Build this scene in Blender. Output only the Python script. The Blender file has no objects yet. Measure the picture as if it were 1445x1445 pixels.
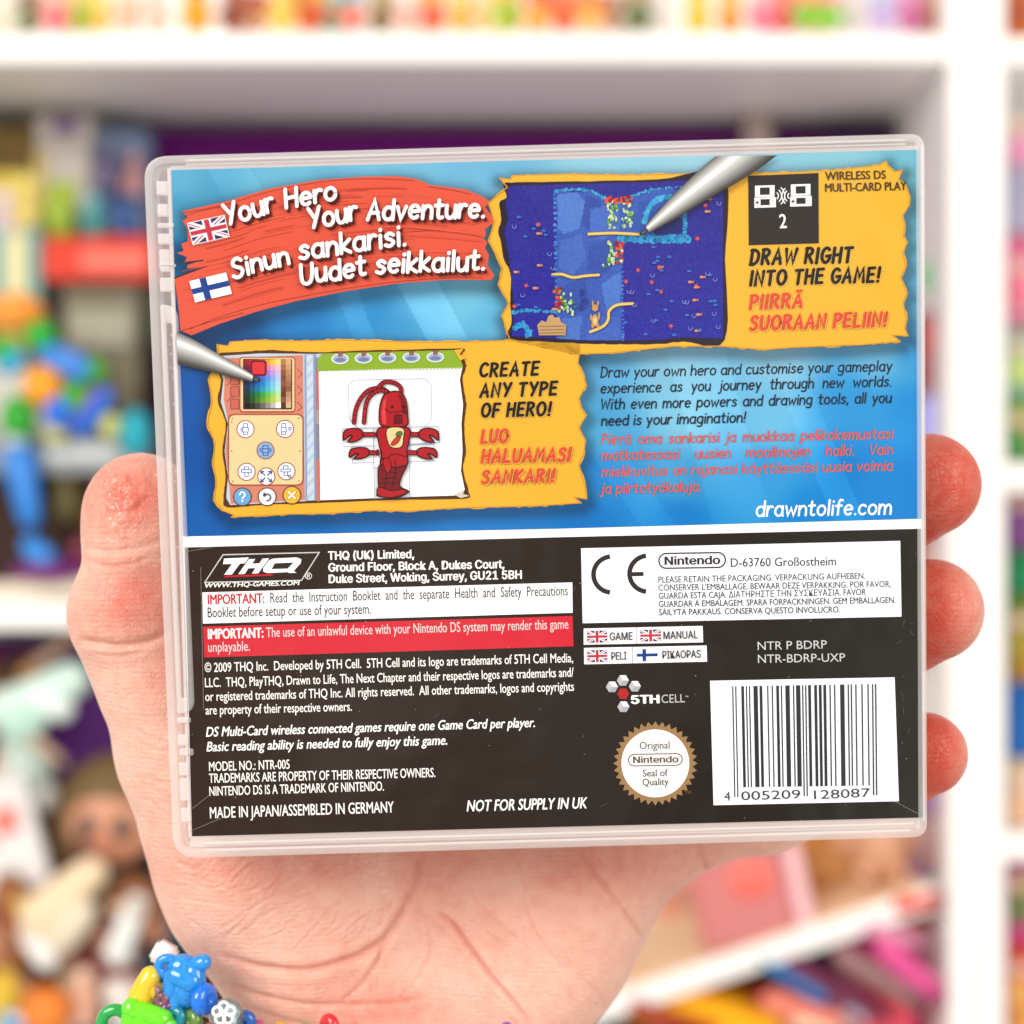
import bpy, bmesh, math, random, os
import numpy as np
from mathutils import Matrix, Vector

# ------------------------------------------------------------------ camera, world, lamps, exposure
SC = bpy.context.scene
COL = SC.collection
RAD = math.radians
HALF = RAD(16.45)
PX = 1445.0
FPX = PX / 2 / math.tan(HALF)          # photo pixels per unit slope

cam_d = bpy.data.cameras.new('camera')
cam = bpy.data.objects.new('camera', cam_d)
COL.objects.link(cam)
cam.location = (0, 0, 0)
cam.rotation_euler = (RAD(90), 0, 0)
cam_d.sensor_width = 36
cam_d.lens = 18 / math.tan(HALF)
cam_d.clip_start = 0.01
cam_d.clip_end = 50
cam_d.dof.use_dof = True
cam_d.dof.focus_distance = 0.304
cam_d.dof.aperture_fstop = cam_d.lens / 6.0
cam_d.dof.aperture_blades = 0
SC.camera = cam

world = bpy.data.worlds.new('World')
SC.world = world
world.use_nodes = True
_w = world.node_tree
_bg = _w.nodes['Background']
_wc = _w.nodes.new('ShaderNodeTexCoord')
_wn = _w.nodes.new('ShaderNodeTexNoise')      # unseen room as noise, its bright patches added for uneven reflections
_wn.inputs['Scale'].default_value = 3.8
_wn.inputs['Detail'].default_value = 3
_wr = _w.nodes.new('ShaderNodeValToRGB')
_wr.color_ramp.elements[0].position, _wr.color_ramp.elements[0].color = 0.40, (0.22, 0.19, 0.16, 1)
_wr.color_ramp.elements[1].position, _wr.color_ramp.elements[1].color = 0.61, (1.62, 1.54, 1.40, 1)
_w.links.new(_wc.outputs['Generated'], _wn.inputs['Vector'])
_w.links.new(_wn.outputs['Fac'], _wr.inputs['Fac'])
_w.links.new(_wr.outputs['Color'], _bg.inputs[0])
_bg.inputs[1].default_value = 0.68


def area(name, loc, aim, sx, sy, watts, col):
    d = bpy.data.lights.new(name, 'AREA')
    d.shape = 'RECTANGLE'
    d.size, d.size_y, d.energy, d.color = sx, sy, watts, col
    o = bpy.data.objects.new(name, d)
    COL.objects.link(o)
    o.location = loc
    o.rotation_euler = (Vector(aim) - Vector(loc)).to_track_quat('-Z', 'Y').to_euler()
    return o


area('window_light', (-1.3, -1.2, 1.15), (0, 0.5, -0.05), 1.3, 1.3, 48, (1.0, 0.97, 0.93))
area('room_light', (1.5, -0.9, 0.7), (0.1, 0.9, 0.0), 1.2, 1.2, 21, (1.0, 0.95, 0.9))

SC.view_settings.view_transform = 'Standard'
SC.view_settings.look = 'None'
SC.view_settings.exposure = 0.23
SC.view_settings.gamma = 1.0
SC.view_settings.use_curve_mapping = False
SC.render.engine = 'CYCLES'
SC.cycles.max_bounces = 10
SC.cycles.transparent_max_bounces = 16
SC.cycles.caustics_reflective = False
SC.cycles.caustics_refractive = False


# ------------------------------------------------------------------ helpers
def lin(c):
    c = np.asarray(c, float) / 255.0
    return np.where(c <= 0.04045, c / 12.92, ((c + 0.055) / 1.055) ** 2.4)


def W(px, py, d):
    """point of the room seen at photo pixel (px, py), d metres away along the view axis"""
    return np.array([(px - PX / 2) / FPX * d, d, (PX / 2 - py) / FPX * d])


def mesh_obj(name, verts, faces, mat=None, parent=None, smooth=False):
    me = bpy.data.meshes.new(name)
    me.from_pydata([tuple(map(float, v)) for v in verts], [], [tuple(map(int, f)) for f in faces])
    me.update()
    if smooth:
        me.polygons.foreach_set('use_smooth', [True] * len(me.polygons))
    if mat:
        me.materials.append(mat)
    o = bpy.data.objects.new(name, me)
    COL.objects.link(o)
    if parent:
        o.parent = parent
    return o


def bm_obj(name, bm, mat=None, parent=None, smooth=False):
    me = bpy.data.meshes.new(name)
    bm.to_mesh(me)
    bm.free()
    if smooth:
        me.polygons.foreach_set('use_smooth', [True] * len(me.polygons))
    if mat:
        me.materials.append(mat)
    o = bpy.data.objects.new(name, me)
    COL.objects.link(o)
    if parent:
        o.parent = parent
    return o


def tag(o, label=None, cat=None, group=None, kind=None):
    if label:
        o['label'] = label
    if cat:
        o['category'] = cat
    if group:
        o['group'] = group
    if kind:
        o['kind'] = kind
    return o


def thing(name, label, cat, loc=(0, 0, 0), rot=(0, 0, 0), group=None):
    o = bpy.data.objects.new(name, None)
    COL.objects.link(o)
    o.empty_display_size = 0.02
    o.location = loc
    o.rotation_euler = rot
    return tag(o, label, cat, group)


_mats = {}


def pmat(name, rgb, rough=0.5, var=0.06, scale=14.0, bump=0.0, spec=0.5, trans=0.0, sss=0.0, metal=0.0, coat=0.0):
    """procedural Principled material; rgb is the sRGB 0-255 base colour"""
    key = (name, tuple(rgb), rough, trans, var)
    if key in _mats:
        return _mats[key]
    m = bpy.data.materials.new(name)
    m.use_nodes = True
    nt = m.node_tree
    b = nt.nodes['Principled BSDF']
    c = lin(rgb)
    tc = nt.nodes.new('ShaderNodeTexCoord')
    nz = nt.nodes.new('ShaderNodeTexNoise')
    nz.inputs['Scale'].default_value = scale
    nz.inputs['Detail'].default_value = 4
    nt.links.new(tc.outputs['Object'], nz.inputs['Vector'])
    mx = nt.nodes.new('ShaderNodeMix')
    mx.data_type = 'RGBA'
    mx.inputs['A'].default_value = (*np.clip(c * (1 - var), 0, 1), 1)
    mx.inputs['B'].default_value = (*np.clip(c * (1 + var), 0, 1), 1)
    nt.links.new(nz.outputs['Fac'], mx.inputs['Factor'])
    nt.links.new(mx.outputs['Result'], b.inputs['Base Color'])
    b.inputs['Roughness'].default_value = rough
    b.inputs['Specular IOR Level'].default_value = spec
    b.inputs['Transmission Weight'].default_value = trans
    b.inputs['Metallic'].default_value = metal
    b.inputs['Coat Weight'].default_value = coat
    if sss:
        b.inputs['Subsurface Weight'].default_value = sss
        b.inputs['Subsurface Radius'].default_value = (1, 0.5, 0.3)
        b.inputs['Subsurface Scale'].default_value = 0.004
    if bump:
        bp = nt.nodes.new('ShaderNodeBump')
        bp.inputs['Strength'].default_value = bump
        bp.inputs['Distance'].default_value = 0.002
        nt.links.new(nz.outputs['Fac'], bp.inputs['Height'])
        nt.links.new(bp.outputs['Normal'], b.inputs['Normal'])
    _mats[key] = m
    return m


def spline(pts, n=8, closed=False):
    """Catmull-Rom through the points"""
    P = np.asarray(pts, float)
    m = len(P)
    out = []
    rng = m if closed else m - 1
    t = np.linspace(0, 1, n, endpoint=False)[:, None]
    for i in range(rng):
        if closed:
            a, b, c, d = P[(i - 1) % m], P[i], P[(i + 1) % m], P[(i + 2) % m]
        else:
            a, b, c, d = P[max(i - 1, 0)], P[i], P[i + 1], P[min(i + 2, m - 1)]
        out.append(0.5 * (2 * b + (c - a) * t + (2 * a - 5 * b + 4 * c - d) * t ** 2 + (3 * b - a - 3 * c + d) * t ** 3))
    out = np.concatenate(out)
    return out if closed else np.vstack([out, P[-1]])


def seg_dist(P, poly, closed=False):
    """distance from each point of P (n,k) to a polyline"""
    Q = np.asarray(poly, float)
    if closed:
        Q = np.vstack([Q, Q[:1]])
    best = np.full(len(P), 1e9)
    for a, b in zip(Q[:-1], Q[1:]):
        ab = b - a
        t = np.clip(((P - a) @ ab) / max(ab @ ab, 1e-12), 0, 1)
        best = np.minimum(best, np.linalg.norm(P - a - t[:, None] * ab, axis=1))
    return best


def inside(P, poly):
    Q = np.asarray(poly, float)
    r = np.zeros(len(P), bool)
    x, y = P[:, 0], P[:, 1]
    j = len(Q) - 1
    for i in range(len(Q)):
        xi, yi = Q[i]
        xj, yj = Q[j]
        c = ((yi > y) != (yj > y)) & (x < (xj - xi) * (y - yi) / (yj - yi + 1e-12) + xi)
        r ^= c
        j = i
    return r


def ell(cx, cy, rx, ry, a0=0, a1=360, n=24):
    t = np.radians(np.linspace(a0, a1, n))
    return np.stack([cx + rx * np.cos(t), cy + ry * np.sin(t)], 1)
# ------------------------------------------------------------------ the game case: pose of its sheet in the room
RX, RY, RZ = 0.06571905, 0.00104923, 0.02349787
TX, TY = 0.00685301, 0.00251978
R_cam = np.array(Matrix.Rotation(RZ, 3, 'Z') @ Matrix.Rotation(RY, 3, 'Y') @ Matrix.Rotation(RX, 3, 'X'))
T_cam = np.array([TX, TY, -0.30])
C2W = np.array([[1, 0, 0], [0, 0, -1], [0, 1, 0]], float)    # camera axes -> room axes
case = bpy.data.objects.new('game_case', None)
COL.objects.link(case)
M4 = np.eye(4)
M4[:3, :3] = C2W @ R_cam
M4[:3, 3] = C2W @ T_cam
case.matrix_world = Matrix(M4.tolist())
case.empty_display_size = 0.03
tag(case, 'clear plastic game case held in the hand, its printed back cover facing out', 'game case')


def L(p, h=0.0):
    """photo pixels (n,2) -> the case's own x, y on its plane z = h"""
    p = np.atleast_2d(np.asarray(p, float))
    d = np.stack([(p[:, 0] - PX / 2) / FPX, (PX / 2 - p[:, 1]) / FPX, -np.ones(len(p))], 1)
    n = R_cam[:, 2]
    o = T_cam + n * h
    t = (o @ n) / (d @ n)
    q = (d * t[:, None] - T_cam) @ R_cam
    return q[:, :2]


def A(X, Y=None):
    return cv(X, Y, 200, 180, 520 / 1445)


def cv(X, Y, ox, oy, s):
    if Y is None:
        P = np.asarray(X, float)
        return P * s + np.array([ox, oy])
    return np.array([ox + X * s, oy + Y * s])


def B(X, Y=None):
    return cv(X, Y, 680, 180, 640 / 1445)


def C(X, Y=None):
    return cv(X, Y, 290, 470, 560 / 1445)


def D(X, Y=None):
    return cv(X, Y, 800, 480, 520 / 1445)


def E(X, Y=None):
    return cv(X, Y, 240, 740, 600 / 1445)


def F(X, Y=None):
    return cv(X, Y, 790, 740, 540 / 1445)


# ---- printing ink: one glossy material whose colour is the print's own
ink = bpy.data.materials.new('printed_ink')
ink.use_nodes = True
_nt = ink.node_tree
_b = _nt.nodes['Principled BSDF']
_at = _nt.nodes.new('ShaderNodeAttribute')
_at.attribute_name = 'ink'
_nt.links.new(_at.outputs['Color'], _b.inputs['Base Color'])
_b.inputs['Roughness'].default_value = 0.45
_b.inputs['Specular IOR Level'].default_value = 0.12
_b.inputs['Coat Weight'].default_value = 0.48
_b.inputs['Coat Roughness'].default_value = 0.07
_tc = _nt.nodes.new('ShaderNodeTexCoord')
_nz = _nt.nodes.new('ShaderNodeTexNoise')
_nz.inputs['Scale'].default_value = 32
_nz.inputs['Detail'].default_value = 3
_bp = _nt.nodes.new('ShaderNodeBump')
_bp.inputs['Strength'].default_value = 0.5
_bp.inputs['Distance'].default_value = 0.0012
_nt.links.new(_tc.outputs['Object'], _nz.inputs['Vector'])
_nt.links.new(_nz.outputs['Fac'], _bp.inputs['Height'])
_nt.links.new(_bp.outputs['Normal'], _b.inputs['Coat Normal'])

INK = 0.68
STEP = 2e-6
LAYER = 40e-6


class Art:
    """collects flat printed shapes given in photo pixels; builds ONE mesh on the sheet"""

    def __init__(s, layer):
        s.v, s.f, s.c, s.n, s.h = [], [], [], 0, layer * LAYER

    def raw(s, pts, faces, cols, z):
        q = L(pts)
        s.v.append(np.column_stack([q, np.full(len(q), z)]))
        s.f += [tuple(i + s.n for i in f) for f in faces]
        cols = np.asarray(cols, float)
        if cols.ndim == 1:
            cols = np.tile(cols, (len(q), 1))
        s.c.append(np.clip(lin(cols) * np.where(cols.min(1, keepdims=True) > 225, .9, INK), 0, 1))
        s.n += len(q)

    def up(s):
        s.h += STEP
        return s.h

    def poly(s, pts, col):
        s.raw(pts, [tuple(range(len(pts)))], col, s.up())

    def grad(s, a, b, cols_a, cols_b=None):
        """strip between polylines a and b (same length) with colours"""
        n = len(a)
        ca = np.asarray(cols_a, float)
        cb = ca if cols_b is None else np.asarray(cols_b, float)
        if ca.ndim == 1:
            ca = np.tile(ca, (n, 1))
        if cb.ndim == 1:
            cb = np.tile(cb, (n, 1))
        s.raw(np.vstack([a, b]), [(i, i + 1, n + i + 1, n + i) for i in range(n - 1)], np.vstack([ca, cb]), s.up())

    def grid(s, P, cols, flat=False):
        """P (m,n,2) grid of points with colours (m,n,3), or per cell (m-1,n-1,3) when flat"""
        m, n = P.shape[:2]
        if not flat:
            F_ = [(i * n + j, i * n + j + 1, (i + 1) * n + j + 1, (i + 1) * n + j) for i in range(m - 1) for j in range(n - 1)]
            s.raw(P.reshape(-1, 2), F_, cols.reshape(-1, 3), s.up())
        else:
            Q = np.stack([P[:-1, :-1], P[:-1, 1:], P[1:, 1:], P[1:, :-1]], 2).reshape(-1, 2)
            cc = np.repeat(cols.reshape(-1, 3), 4, axis=0)
            s.raw(Q, [(4 * i, 4 * i + 1, 4 * i + 2, 4 * i + 3) for i in range(len(Q) // 4)], cc, s.up())

    def stroke(s, pts, w, col, closed=False, cap=True):
        P = np.asarray(pts, float)
        keep = [0] + [i for i in range(1, len(P)) if np.linalg.norm(P[i] - P[i - 1]) > 1e-3]
        P = P[keep]
        if closed and np.linalg.norm(P[0] - P[-1]) < 1e-3:
            P = P[:-1]
        n = len(P)
        z = s.up()
        if n == 1:
            s.raw(ell(P[0][0], P[0][1], w / 2, w / 2, 0, 345, 16), [tuple(range(16))], col, z)
            return
        if closed:
            t0 = P - np.roll(P, 1, 0)
            t1 = np.roll(P, -1, 0) - P
        else:
            d = np.diff(P, axis=0)
            t0 = np.vstack([d[:1], d])
            t1 = np.vstack([d, d[-1:]])
        t0 = t0 / np.linalg.norm(t0, axis=1)[:, None]
        t1 = t1 / np.linalg.norm(t1, axis=1)[:, None]
        n0 = np.stack([-t0[:, 1], t0[:, 0]], 1)
        n1 = np.stack([-t1[:, 1], t1[:, 0]], 1)
        mi = n0 + n1
        mi /= np.maximum(np.linalg.norm(mi, axis=1)[:, None], 1e-6)
        k = 1 / np.maximum((mi * n1).sum(1), 0.5)
        off = mi * (k * w / 2)[:, None]
        V = np.vstack([P + off, P - off])
        fs = [(i, i + 1, n + i + 1, n + i) for i in range(n - 1)]
        if closed:
            fs.append((n - 1, 0, n, 2 * n - 1))
        elif cap:
            a0 = math.degrees(math.atan2(-off[0][1], -off[0][0]))
            V0 = ell(P[0][0], P[0][1], w / 2, w / 2, a0, a0 - 180, 9)
            a1 = math.degrees(math.atan2(off[-1][1], off[-1][0]))
            V1 = ell(P[-1][0], P[-1][1], w / 2, w / 2, a1, a1 - 180, 9)
            m0 = 2 * n
            V = np.vstack([V, V0[1:-1], V1[1:-1]])
            fs.append((n, *range(m0, m0 + 7), 0))
            fs.append((n - 1, *range(m0 + 7, m0 + 14), 2 * n - 1))
        s.raw(V, fs, col, z)

    def disk(s, c, rx, ry, col, n=28):
        s.poly(ell(c[0], c[1], rx, ry, 0, 360 - 360 / n, n), col)

    def text(s, p0, p1, txt, cap, col, font='sans', bold=0.0, shear=0.0, gap=None):
        V, Fc = text_mesh(txt, font)
        x0, x1 = V[:, 0].min() - bold, V[:, 0].max() + bold
        p0, p1 = np.asarray(p0, float), np.asarray(p1, float)
        ax = p1 - p0
        u = ax / np.linalg.norm(ax)
        upv = np.array([u[1], -u[0]])
        offs = [(0, 0)] if not bold else [(-bold, 0), (bold, 0), (0, bold * .5), (0, -bold * .5)]
        for ox, oy in offs:
            y = (V[:, 1] + oy) / CAPH[font]
            q = p0 + ((V[:, 0] + ox - x0) / (x1 - x0))[:, None] * ax + (y * cap)[:, None] * upv + (y * cap * shear)[:, None] * u
            s.raw(q, Fc, col, s.up())

    def hand_text(s, p0, p1, txt, cap, w, col, shear=0.0, asp=None, jig=0.0, gapk=0.2):
        """brush lettering from pen strokes; justified to run from p0 to p1"""
        p0, p1 = np.asarray(p0, float), np.asarray(p1, float)
        ax = p1 - p0
        total = np.linalg.norm(ax)
        u = ax / total
        upv = np.array([u[1], -u[0]])
        words = txt.split(' ')
        lay, wid = [], []
        for wd in words:
            x, g = 0.0, []
            for ch in wd:
                a, st = GLYPH[ch]
                g.append((x, st))
                x += a + gapk
            lay.append(g)
            wid.append(x - gapk)
        sp = 0.58 + (gapk - 0.2) * 1.5
        if asp is None or len(words) == 1:
            sx = (total - w) / (sum(wid) + sp * (len(words) - 1))
            gp = sp * sx
        else:
            sx = asp
            gp = (total - w - sum(wid) * sx) / (len(words) - 1)
        rnd = random.Random(txt)
        pos = w / 2
        base = s.h
        k = 0
        for g, wl in zip(lay, wid):
            for x, st in g:
                dy = rnd.uniform(-jig, jig) * cap
                for q in st:
                    q = np.asarray(q, float)
                    P = p0 + (pos + (x + q[:, 0]) * sx)[:, None] * u + (q[:, 1] * cap + dy)[:, None] * upv + (q[:, 1] * cap * shear)[:, None] * u
                    s.h = base + (k % 7) * STEP
                    k += 1
                    s.stroke(P, w, col)
            pos += wl * sx + gp
        s.h = base + 9 * STEP
        return sx

    def build(s, name, parent, label=None):
        v = np.concatenate(s.v)
        v[:, 2] += 0.0
        o = mesh_obj(name, v, s.f, ink, parent)
        at = o.data.attributes.new('ink', 'FLOAT_COLOR', 'POINT')
        c = np.concatenate(s.c)
        at.data.foreach_set('color', np.column_stack([c, np.ones(len(c))]).astype(np.float32).ravel())
        # every printed face looks out of the case
        bm = bmesh.new()
        bm.from_mesh(o.data)
        bm.normal_update()
        fl = [f for f in bm.faces if f.normal.z < 0]
        bmesh.ops.reverse_faces(bm, faces=fl)
        bm.to_mesh(o.data)
        bm.free()
        if label:
            o['label'] = label
        return o


# ---- fonts
def _load(fn):
    p = os.path.join(bpy.utils.system_resource('DATAFILES'), 'fonts', fn)
    try:
        return bpy.data.fonts.load(p)
    except Exception:
        return None


FONTS = {'sans': None, 'inter': _load('Inter.woff2')}
CAPH = {}


def text_mesh(txt, font='sans', bold=0.0):
    cu = bpy.data.curves.new('lettering', 'FONT')
    cu.body = txt
    cu.size = 1.0
    cu.resolution_u = 3
    cu.offset = bold
    if FONTS[font]:
        cu.font = FONTS[font]
    ob = bpy.data.objects.new('lettering', cu)
    COL.objects.link(ob)
    bpy.context.view_layer.update()
    ev = ob.evaluated_get(bpy.context.evaluated_depsgraph_get())
    me = ev.to_mesh()
    V = np.array([v.co[:2] for v in me.vertices])
    Fc = [tuple(p.vertices) for p in me.polygons]
    ev.to_mesh_clear()
    bpy.data.objects.remove(ob)
    bpy.data.curves.remove(cu)
    return V, Fc


for _f in FONTS:
    CAPH[_f] = text_mesh('H', _f)[0][:, 1].max()

# ---- a comic brush hand, drawn as pen strokes (cap height 1, x height .64)
GLYPH = {}


def gl(ch, adv, *st):
    GLYPH[ch] = (adv, [np.asarray(q, float) for q in st])


def sp(*p):
    return spline(p, 5)


_bowl = ell(.25, .32, .25, .32, 0, 360, 22)
gl('a', .5, ell(.25, .32, .25, .32, 40, 330, 18), [(.48, .64), (.47, .2), (.52, 0)])
gl('b', .5, [(0, 1), (0, 0)], ell(.24, .32, .24, .32, -160, 160, 18))
gl('c', .44, ell(.25, .32, .25, .32, 45, 315, 16))
gl('d', .5, ell(.25, .32, .25, .32, 30, 330, 18), [(.49, 1), (.49, 0)])
gl('e', .48, np.vstack([[(.03, .33), (.47, .36)], ell(.25, .32, .245, .32, 15, 312, 17)]))
gl('f', .36, sp((.38, .96), (.24, 1), (.15, .86), (.14, .5), (.13, 0)), [(-.02, .6), (.34, .62)])
gl('g', .5, ell(.25, .34, .25, .31, 35, 325, 18), sp((.48, .64), (.48, .2), (.46, -.15), (.3, -.31), (.04, -.27)))
gl('h', .46, [(0, 1), (0, 0)], sp((.01, .38), (.12, .58), (.28, .64), (.42, .52), (.45, .3), (.45, 0)))
gl('i', .06, [(.03, .62), (.03, 0)], [(.04, .88), (.05, .91)])
gl('j', .14, sp((.12, .62), (.12, .2), (.1, -.15), (-.02, -.3), (-.12, -.27)), [(.13, .88), (.14, .91)])
gl('k', .42, [(0, 1), (0, 0)], [(.4, .64), (.03, .28), (.43, 0)])
gl('l', .06, [(.03, 1), (.03, 0)])
gl('m', .76, [(0, .64), (0, 0)], sp((.01, .38), (.1, .57), (.22, .63), (.34, .52), (.37, .3), (.37, 0)),
   sp((.38, .38), (.48, .57), (.6, .63), (.72, .52), (.76, .3), (.76, 0)))
gl('n', .45, [(0, .64), (0, 0)], sp((.01, .38), (.12, .57), (.27, .63), (.41, .52), (.45, .3), (.45, 0)))
gl('o', .5, _bowl)
gl('p', .5, [(0, .64), (0, -.32)], ell(.25, .32, .24, .32, -160, 160, 18))
gl('r', .32, [(0, .64), (0, 0)], sp((.01, .36), (.1, .56), (.22, .64), (.34, .6)))
gl('s', .4, sp((.38, .54), (.22, .64), (.05, .54), (.1, .4), (.28, .31), (.38, .17), (.22, .01), (0, .08)))
gl('t', .36, sp((.15, .92), (.14, .5), (.14, .14), (.22, .01), (.36, .04)), [(-.03, .64), (.35, .66)])
gl('u', .46, sp((0, .64), (0, .3), (.06, .06), (.2, 0), (.36, .1), (.45, .3)), [(.45, .64), (.46, 0)])
gl('v', .44, [(0, .64), (.2, 0), (.44, .64)])
gl('w', .68, [(0, .64), (.15, 0), (.34, .5), (.52, 0), (.68, .64)])
gl('x', .44, [(0, .64), (.44, 0)], [(.42, .64), (0, 0)])
gl('y', .46, [(0, .64), (.22, .06)], [(.46, .64), (.12, -.32)])
gl('z', .42, [(0, .62), (.4, .62), (0, 0), (.42, .02)])
gl('ä', .5, *GLYPH['a'][1], [(.14, .9), (.15, .92)], [(.38, .9), (.39, .92)])
gl('ö', .5, *GLYPH['o'][1], [(.14, .9), (.15, .92)], [(.38, .9), (.39, .92)])
gl('.', .06, [(.03, .01), (.05, .03)])
gl(',', .08, [(.06, .06), (0, -.16)])
gl('!', .1, [(.08, 1), (.05, .3)], [(.03, .01), (.05, .03)])
gl('A', .6, [(0, 0), (.3, 1), (.58, 0)], [(.1, .34), (.52, .36)])
gl('C', .54, ell(.33, .5, .33, .5, 50, 315, 18))
gl('D', .56, [(.04, 1), (.02, 0)], sp((-.04, .98), (.25, .98), (.5, .8), (.56, .5), (.46, .18), (.2, 0), (-.02, .01)))
gl('E', .46, [(.02, 1), (0, 0)], [(0, .98), (.46, 1)], [(.02, .52), (.4, .54)], [(0, .01), (.46, .02)])
gl('F', .44, [(.02, 1), (0, 0)], [(0, .98), (.46, 1)], [(.02, .5), (.38, .52)])
gl('G', .58, np.vstack([ell(.32, .5, .32, .5, 50, 340, 18), [(.62, .46), (.36, .44)]]))
gl('H', .54, [(.01, 1), (0, 0)], [(.54, 1), (.52, 0)], [(0, .5), (.53, .54)])
gl('I', .06, [(.04, 1), (.02, 0)])
gl('L', .44, [(.02, 1), (0, .02), (.45, .03)])
gl('M', .7, [(0, 0), (.1, 1), (.35, .35), (.6, 1), (.7, 0)])
gl('N', .56, [(0, 0), (.03, 1), (.52, .02), (.55, 1)])
gl('O', .64, ell(.32, .5, .32, .5, 0, 360, 26))
gl('P', .48, [(.03, 1), (0, 0)], sp((-.03, .98), (.24, 1), (.46, .88), (.46, .66), (.28, .5), (.02, .46)))
gl('R', .52, [(.03, 1), (0, 0)], sp((-.03, .98), (.24, 1), (.45, .88), (.44, .68), (.28, .54), (.02, .48)), [(.2, .5), (.52, 0)])
gl('S', .5, sp((.47, .86), (.3, 1), (.1, .92), (.06, .72), (.2, .56), (.4, .44), (.47, .24), (.34, .03), (.14, 0), (0, .12)))
gl('T', .52, [(.26, .98), (.25, 0)], [(0, .97), (.53, .99)])
gl('U', .56, sp((0, 1), (0, .5), (.06, .12), (.26, 0), (.46, .12), (.54, .5), (.55, 1)))
gl('V', .54, [(0, 1), (.25, 0), (.54, 1)])
gl('W', .82, [(0, 1), (.17, .02), (.41, .78), (.62, .02), (.82, 1)])
gl('Y', .54, [(0, 1), (.27, .5)], [(.56, 1), (.2, 0)])
gl('K', .5, [(.02, 1), (0, 0)], [(.5, 1), (.03, .46), (.52, 0)])
gl('Ä', .6, *GLYPH['A'][1], [(.17, 1.22), (.19, 1.23)], [(.42, 1.22), (.44, 1.23)])
# ------------------------------------------------------------------ the printed sheet
S_TL, S_TR, S_BR, S_BL = (241.5, 240), (1298.5, 211), (1302, 1153.5), (271, 1180)
sheet_a = Art(0)
sheet_a.poly([S_TL, S_TR, S_BR, S_BL], (247, 247, 250))
sheet = sheet_a.build('cover_sheet', case)
sheet['label'] = 'printed back cover sheet, blue above and black below'


def tween(p, q, n):
    t = np.linspace(0, 1, n)[:, None]
    return np.asarray(p) * (1 - t) + np.asarray(q) * t


def coons(top, bot, left, right, m, n):
    """(m,n,2) grid filling four edge polylines"""
    def res(P, k):
        P = np.asarray(P, float)
        d = np.r_[0, np.cumsum(np.linalg.norm(np.diff(P, axis=0), axis=1))]
        t = np.linspace(0, d[-1], k)
        return np.stack([np.interp(t, d, P[:, 0]), np.interp(t, d, P[:, 1])], 1)
    T, Bo, Le, Ri = res(top, n), res(bot, n), res(left, m), res(right, m)
    u = np.linspace(0, 1, n)[None, :, None]
    v = np.linspace(0, 1, m)[:, None, None]
    return ((1 - v) * T[None] + v * Bo[None] + (1 - u) * Le[:, None] + u * Ri[:, None]
            - ((1 - u) * (1 - v) * T[0] + u * (1 - v) * T[-1] + (1 - u) * v * Bo[0] + u * v * Bo[-1]))


# ---- outlines of the three torn shapes (photo pixels)
banner = A([(160, 328), (330, 290), (500, 240), (700, 205), (870, 193), (1000, 191), (1075, 201), (1130, 225), (1270, 243), (1330, 268), (1368, 292),
            (1345, 312), (1372, 345), (1380, 372), (1345, 400), (1350, 420), (1340, 436), (1356, 452), (1345, 472), (1362, 500), (1355, 540),
            (1383, 580), (1368, 598), (1200, 597), (1000, 612), (800, 642), (600, 682), (450, 722), (300, 772), (195, 815),
            (152, 796), (146, 720), (136, 640), (130, 592), (190, 566), (250, 545), (180, 553), (178, 540), (226, 524), (166, 533), (178, 508),
            (138, 492), (165, 484), (160, 470), (155, 456), (182, 446), (180, 400), (162, 366), (182, 352)])
yel_r = B([(52, 160), (90, 165), (95, 152), (280, 147), (450, 150), (660, 145), (850, 143), (1000, 140), (1150, 132), (1270, 118), (1288, 106), (1296, 122),
           (1318, 140), (1342, 134), (1330, 165), (1352, 182), (1366, 222), (1363, 250), (1343, 282), (1350, 310), (1346, 345), (1358, 366),
           (1345, 400), (1354, 440), (1338, 480), (1357, 528), (1345, 560), (1356, 610), (1350, 640), (1360, 666), (1310, 663), (1336, 683),
           (1200, 695), (1000, 703), (900, 711), (760, 700), (600, 700), (400, 721), (300, 724), (85, 676), (60, 600), (82, 560), (50, 500),
           (62, 450), (40, 400), (18, 360), (36, 300), (18, 240), (45, 215), (78, 190)])
yel_l = C([(40, 40), (80, 46), (90, 30), (200, 24), (350, 27), (500, 22), (650, 26), (800, 30), (1000, 28), (1200, 20), (1312, 5), (1350, 32), (1362, 35),
           (1366, 70), (1358, 110), (1380, 150), (1389, 190), (1363, 240), (1370, 270), (1389, 300), (1363, 345), (1386, 390), (1382, 440),
           (1363, 482), (1386, 560), (1390, 606), (1345, 598), (1372, 620), (1200, 632), (1050, 636), (900, 641), (750, 652), (600, 650), (450, 660),
           (300, 662), (90, 672), (100, 664), (60, 648), (28, 610), (36, 540), (24, 480), (30, 400), (3, 330), (20, 250), (8, 170), (28, 120), (42, 75)])

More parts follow.
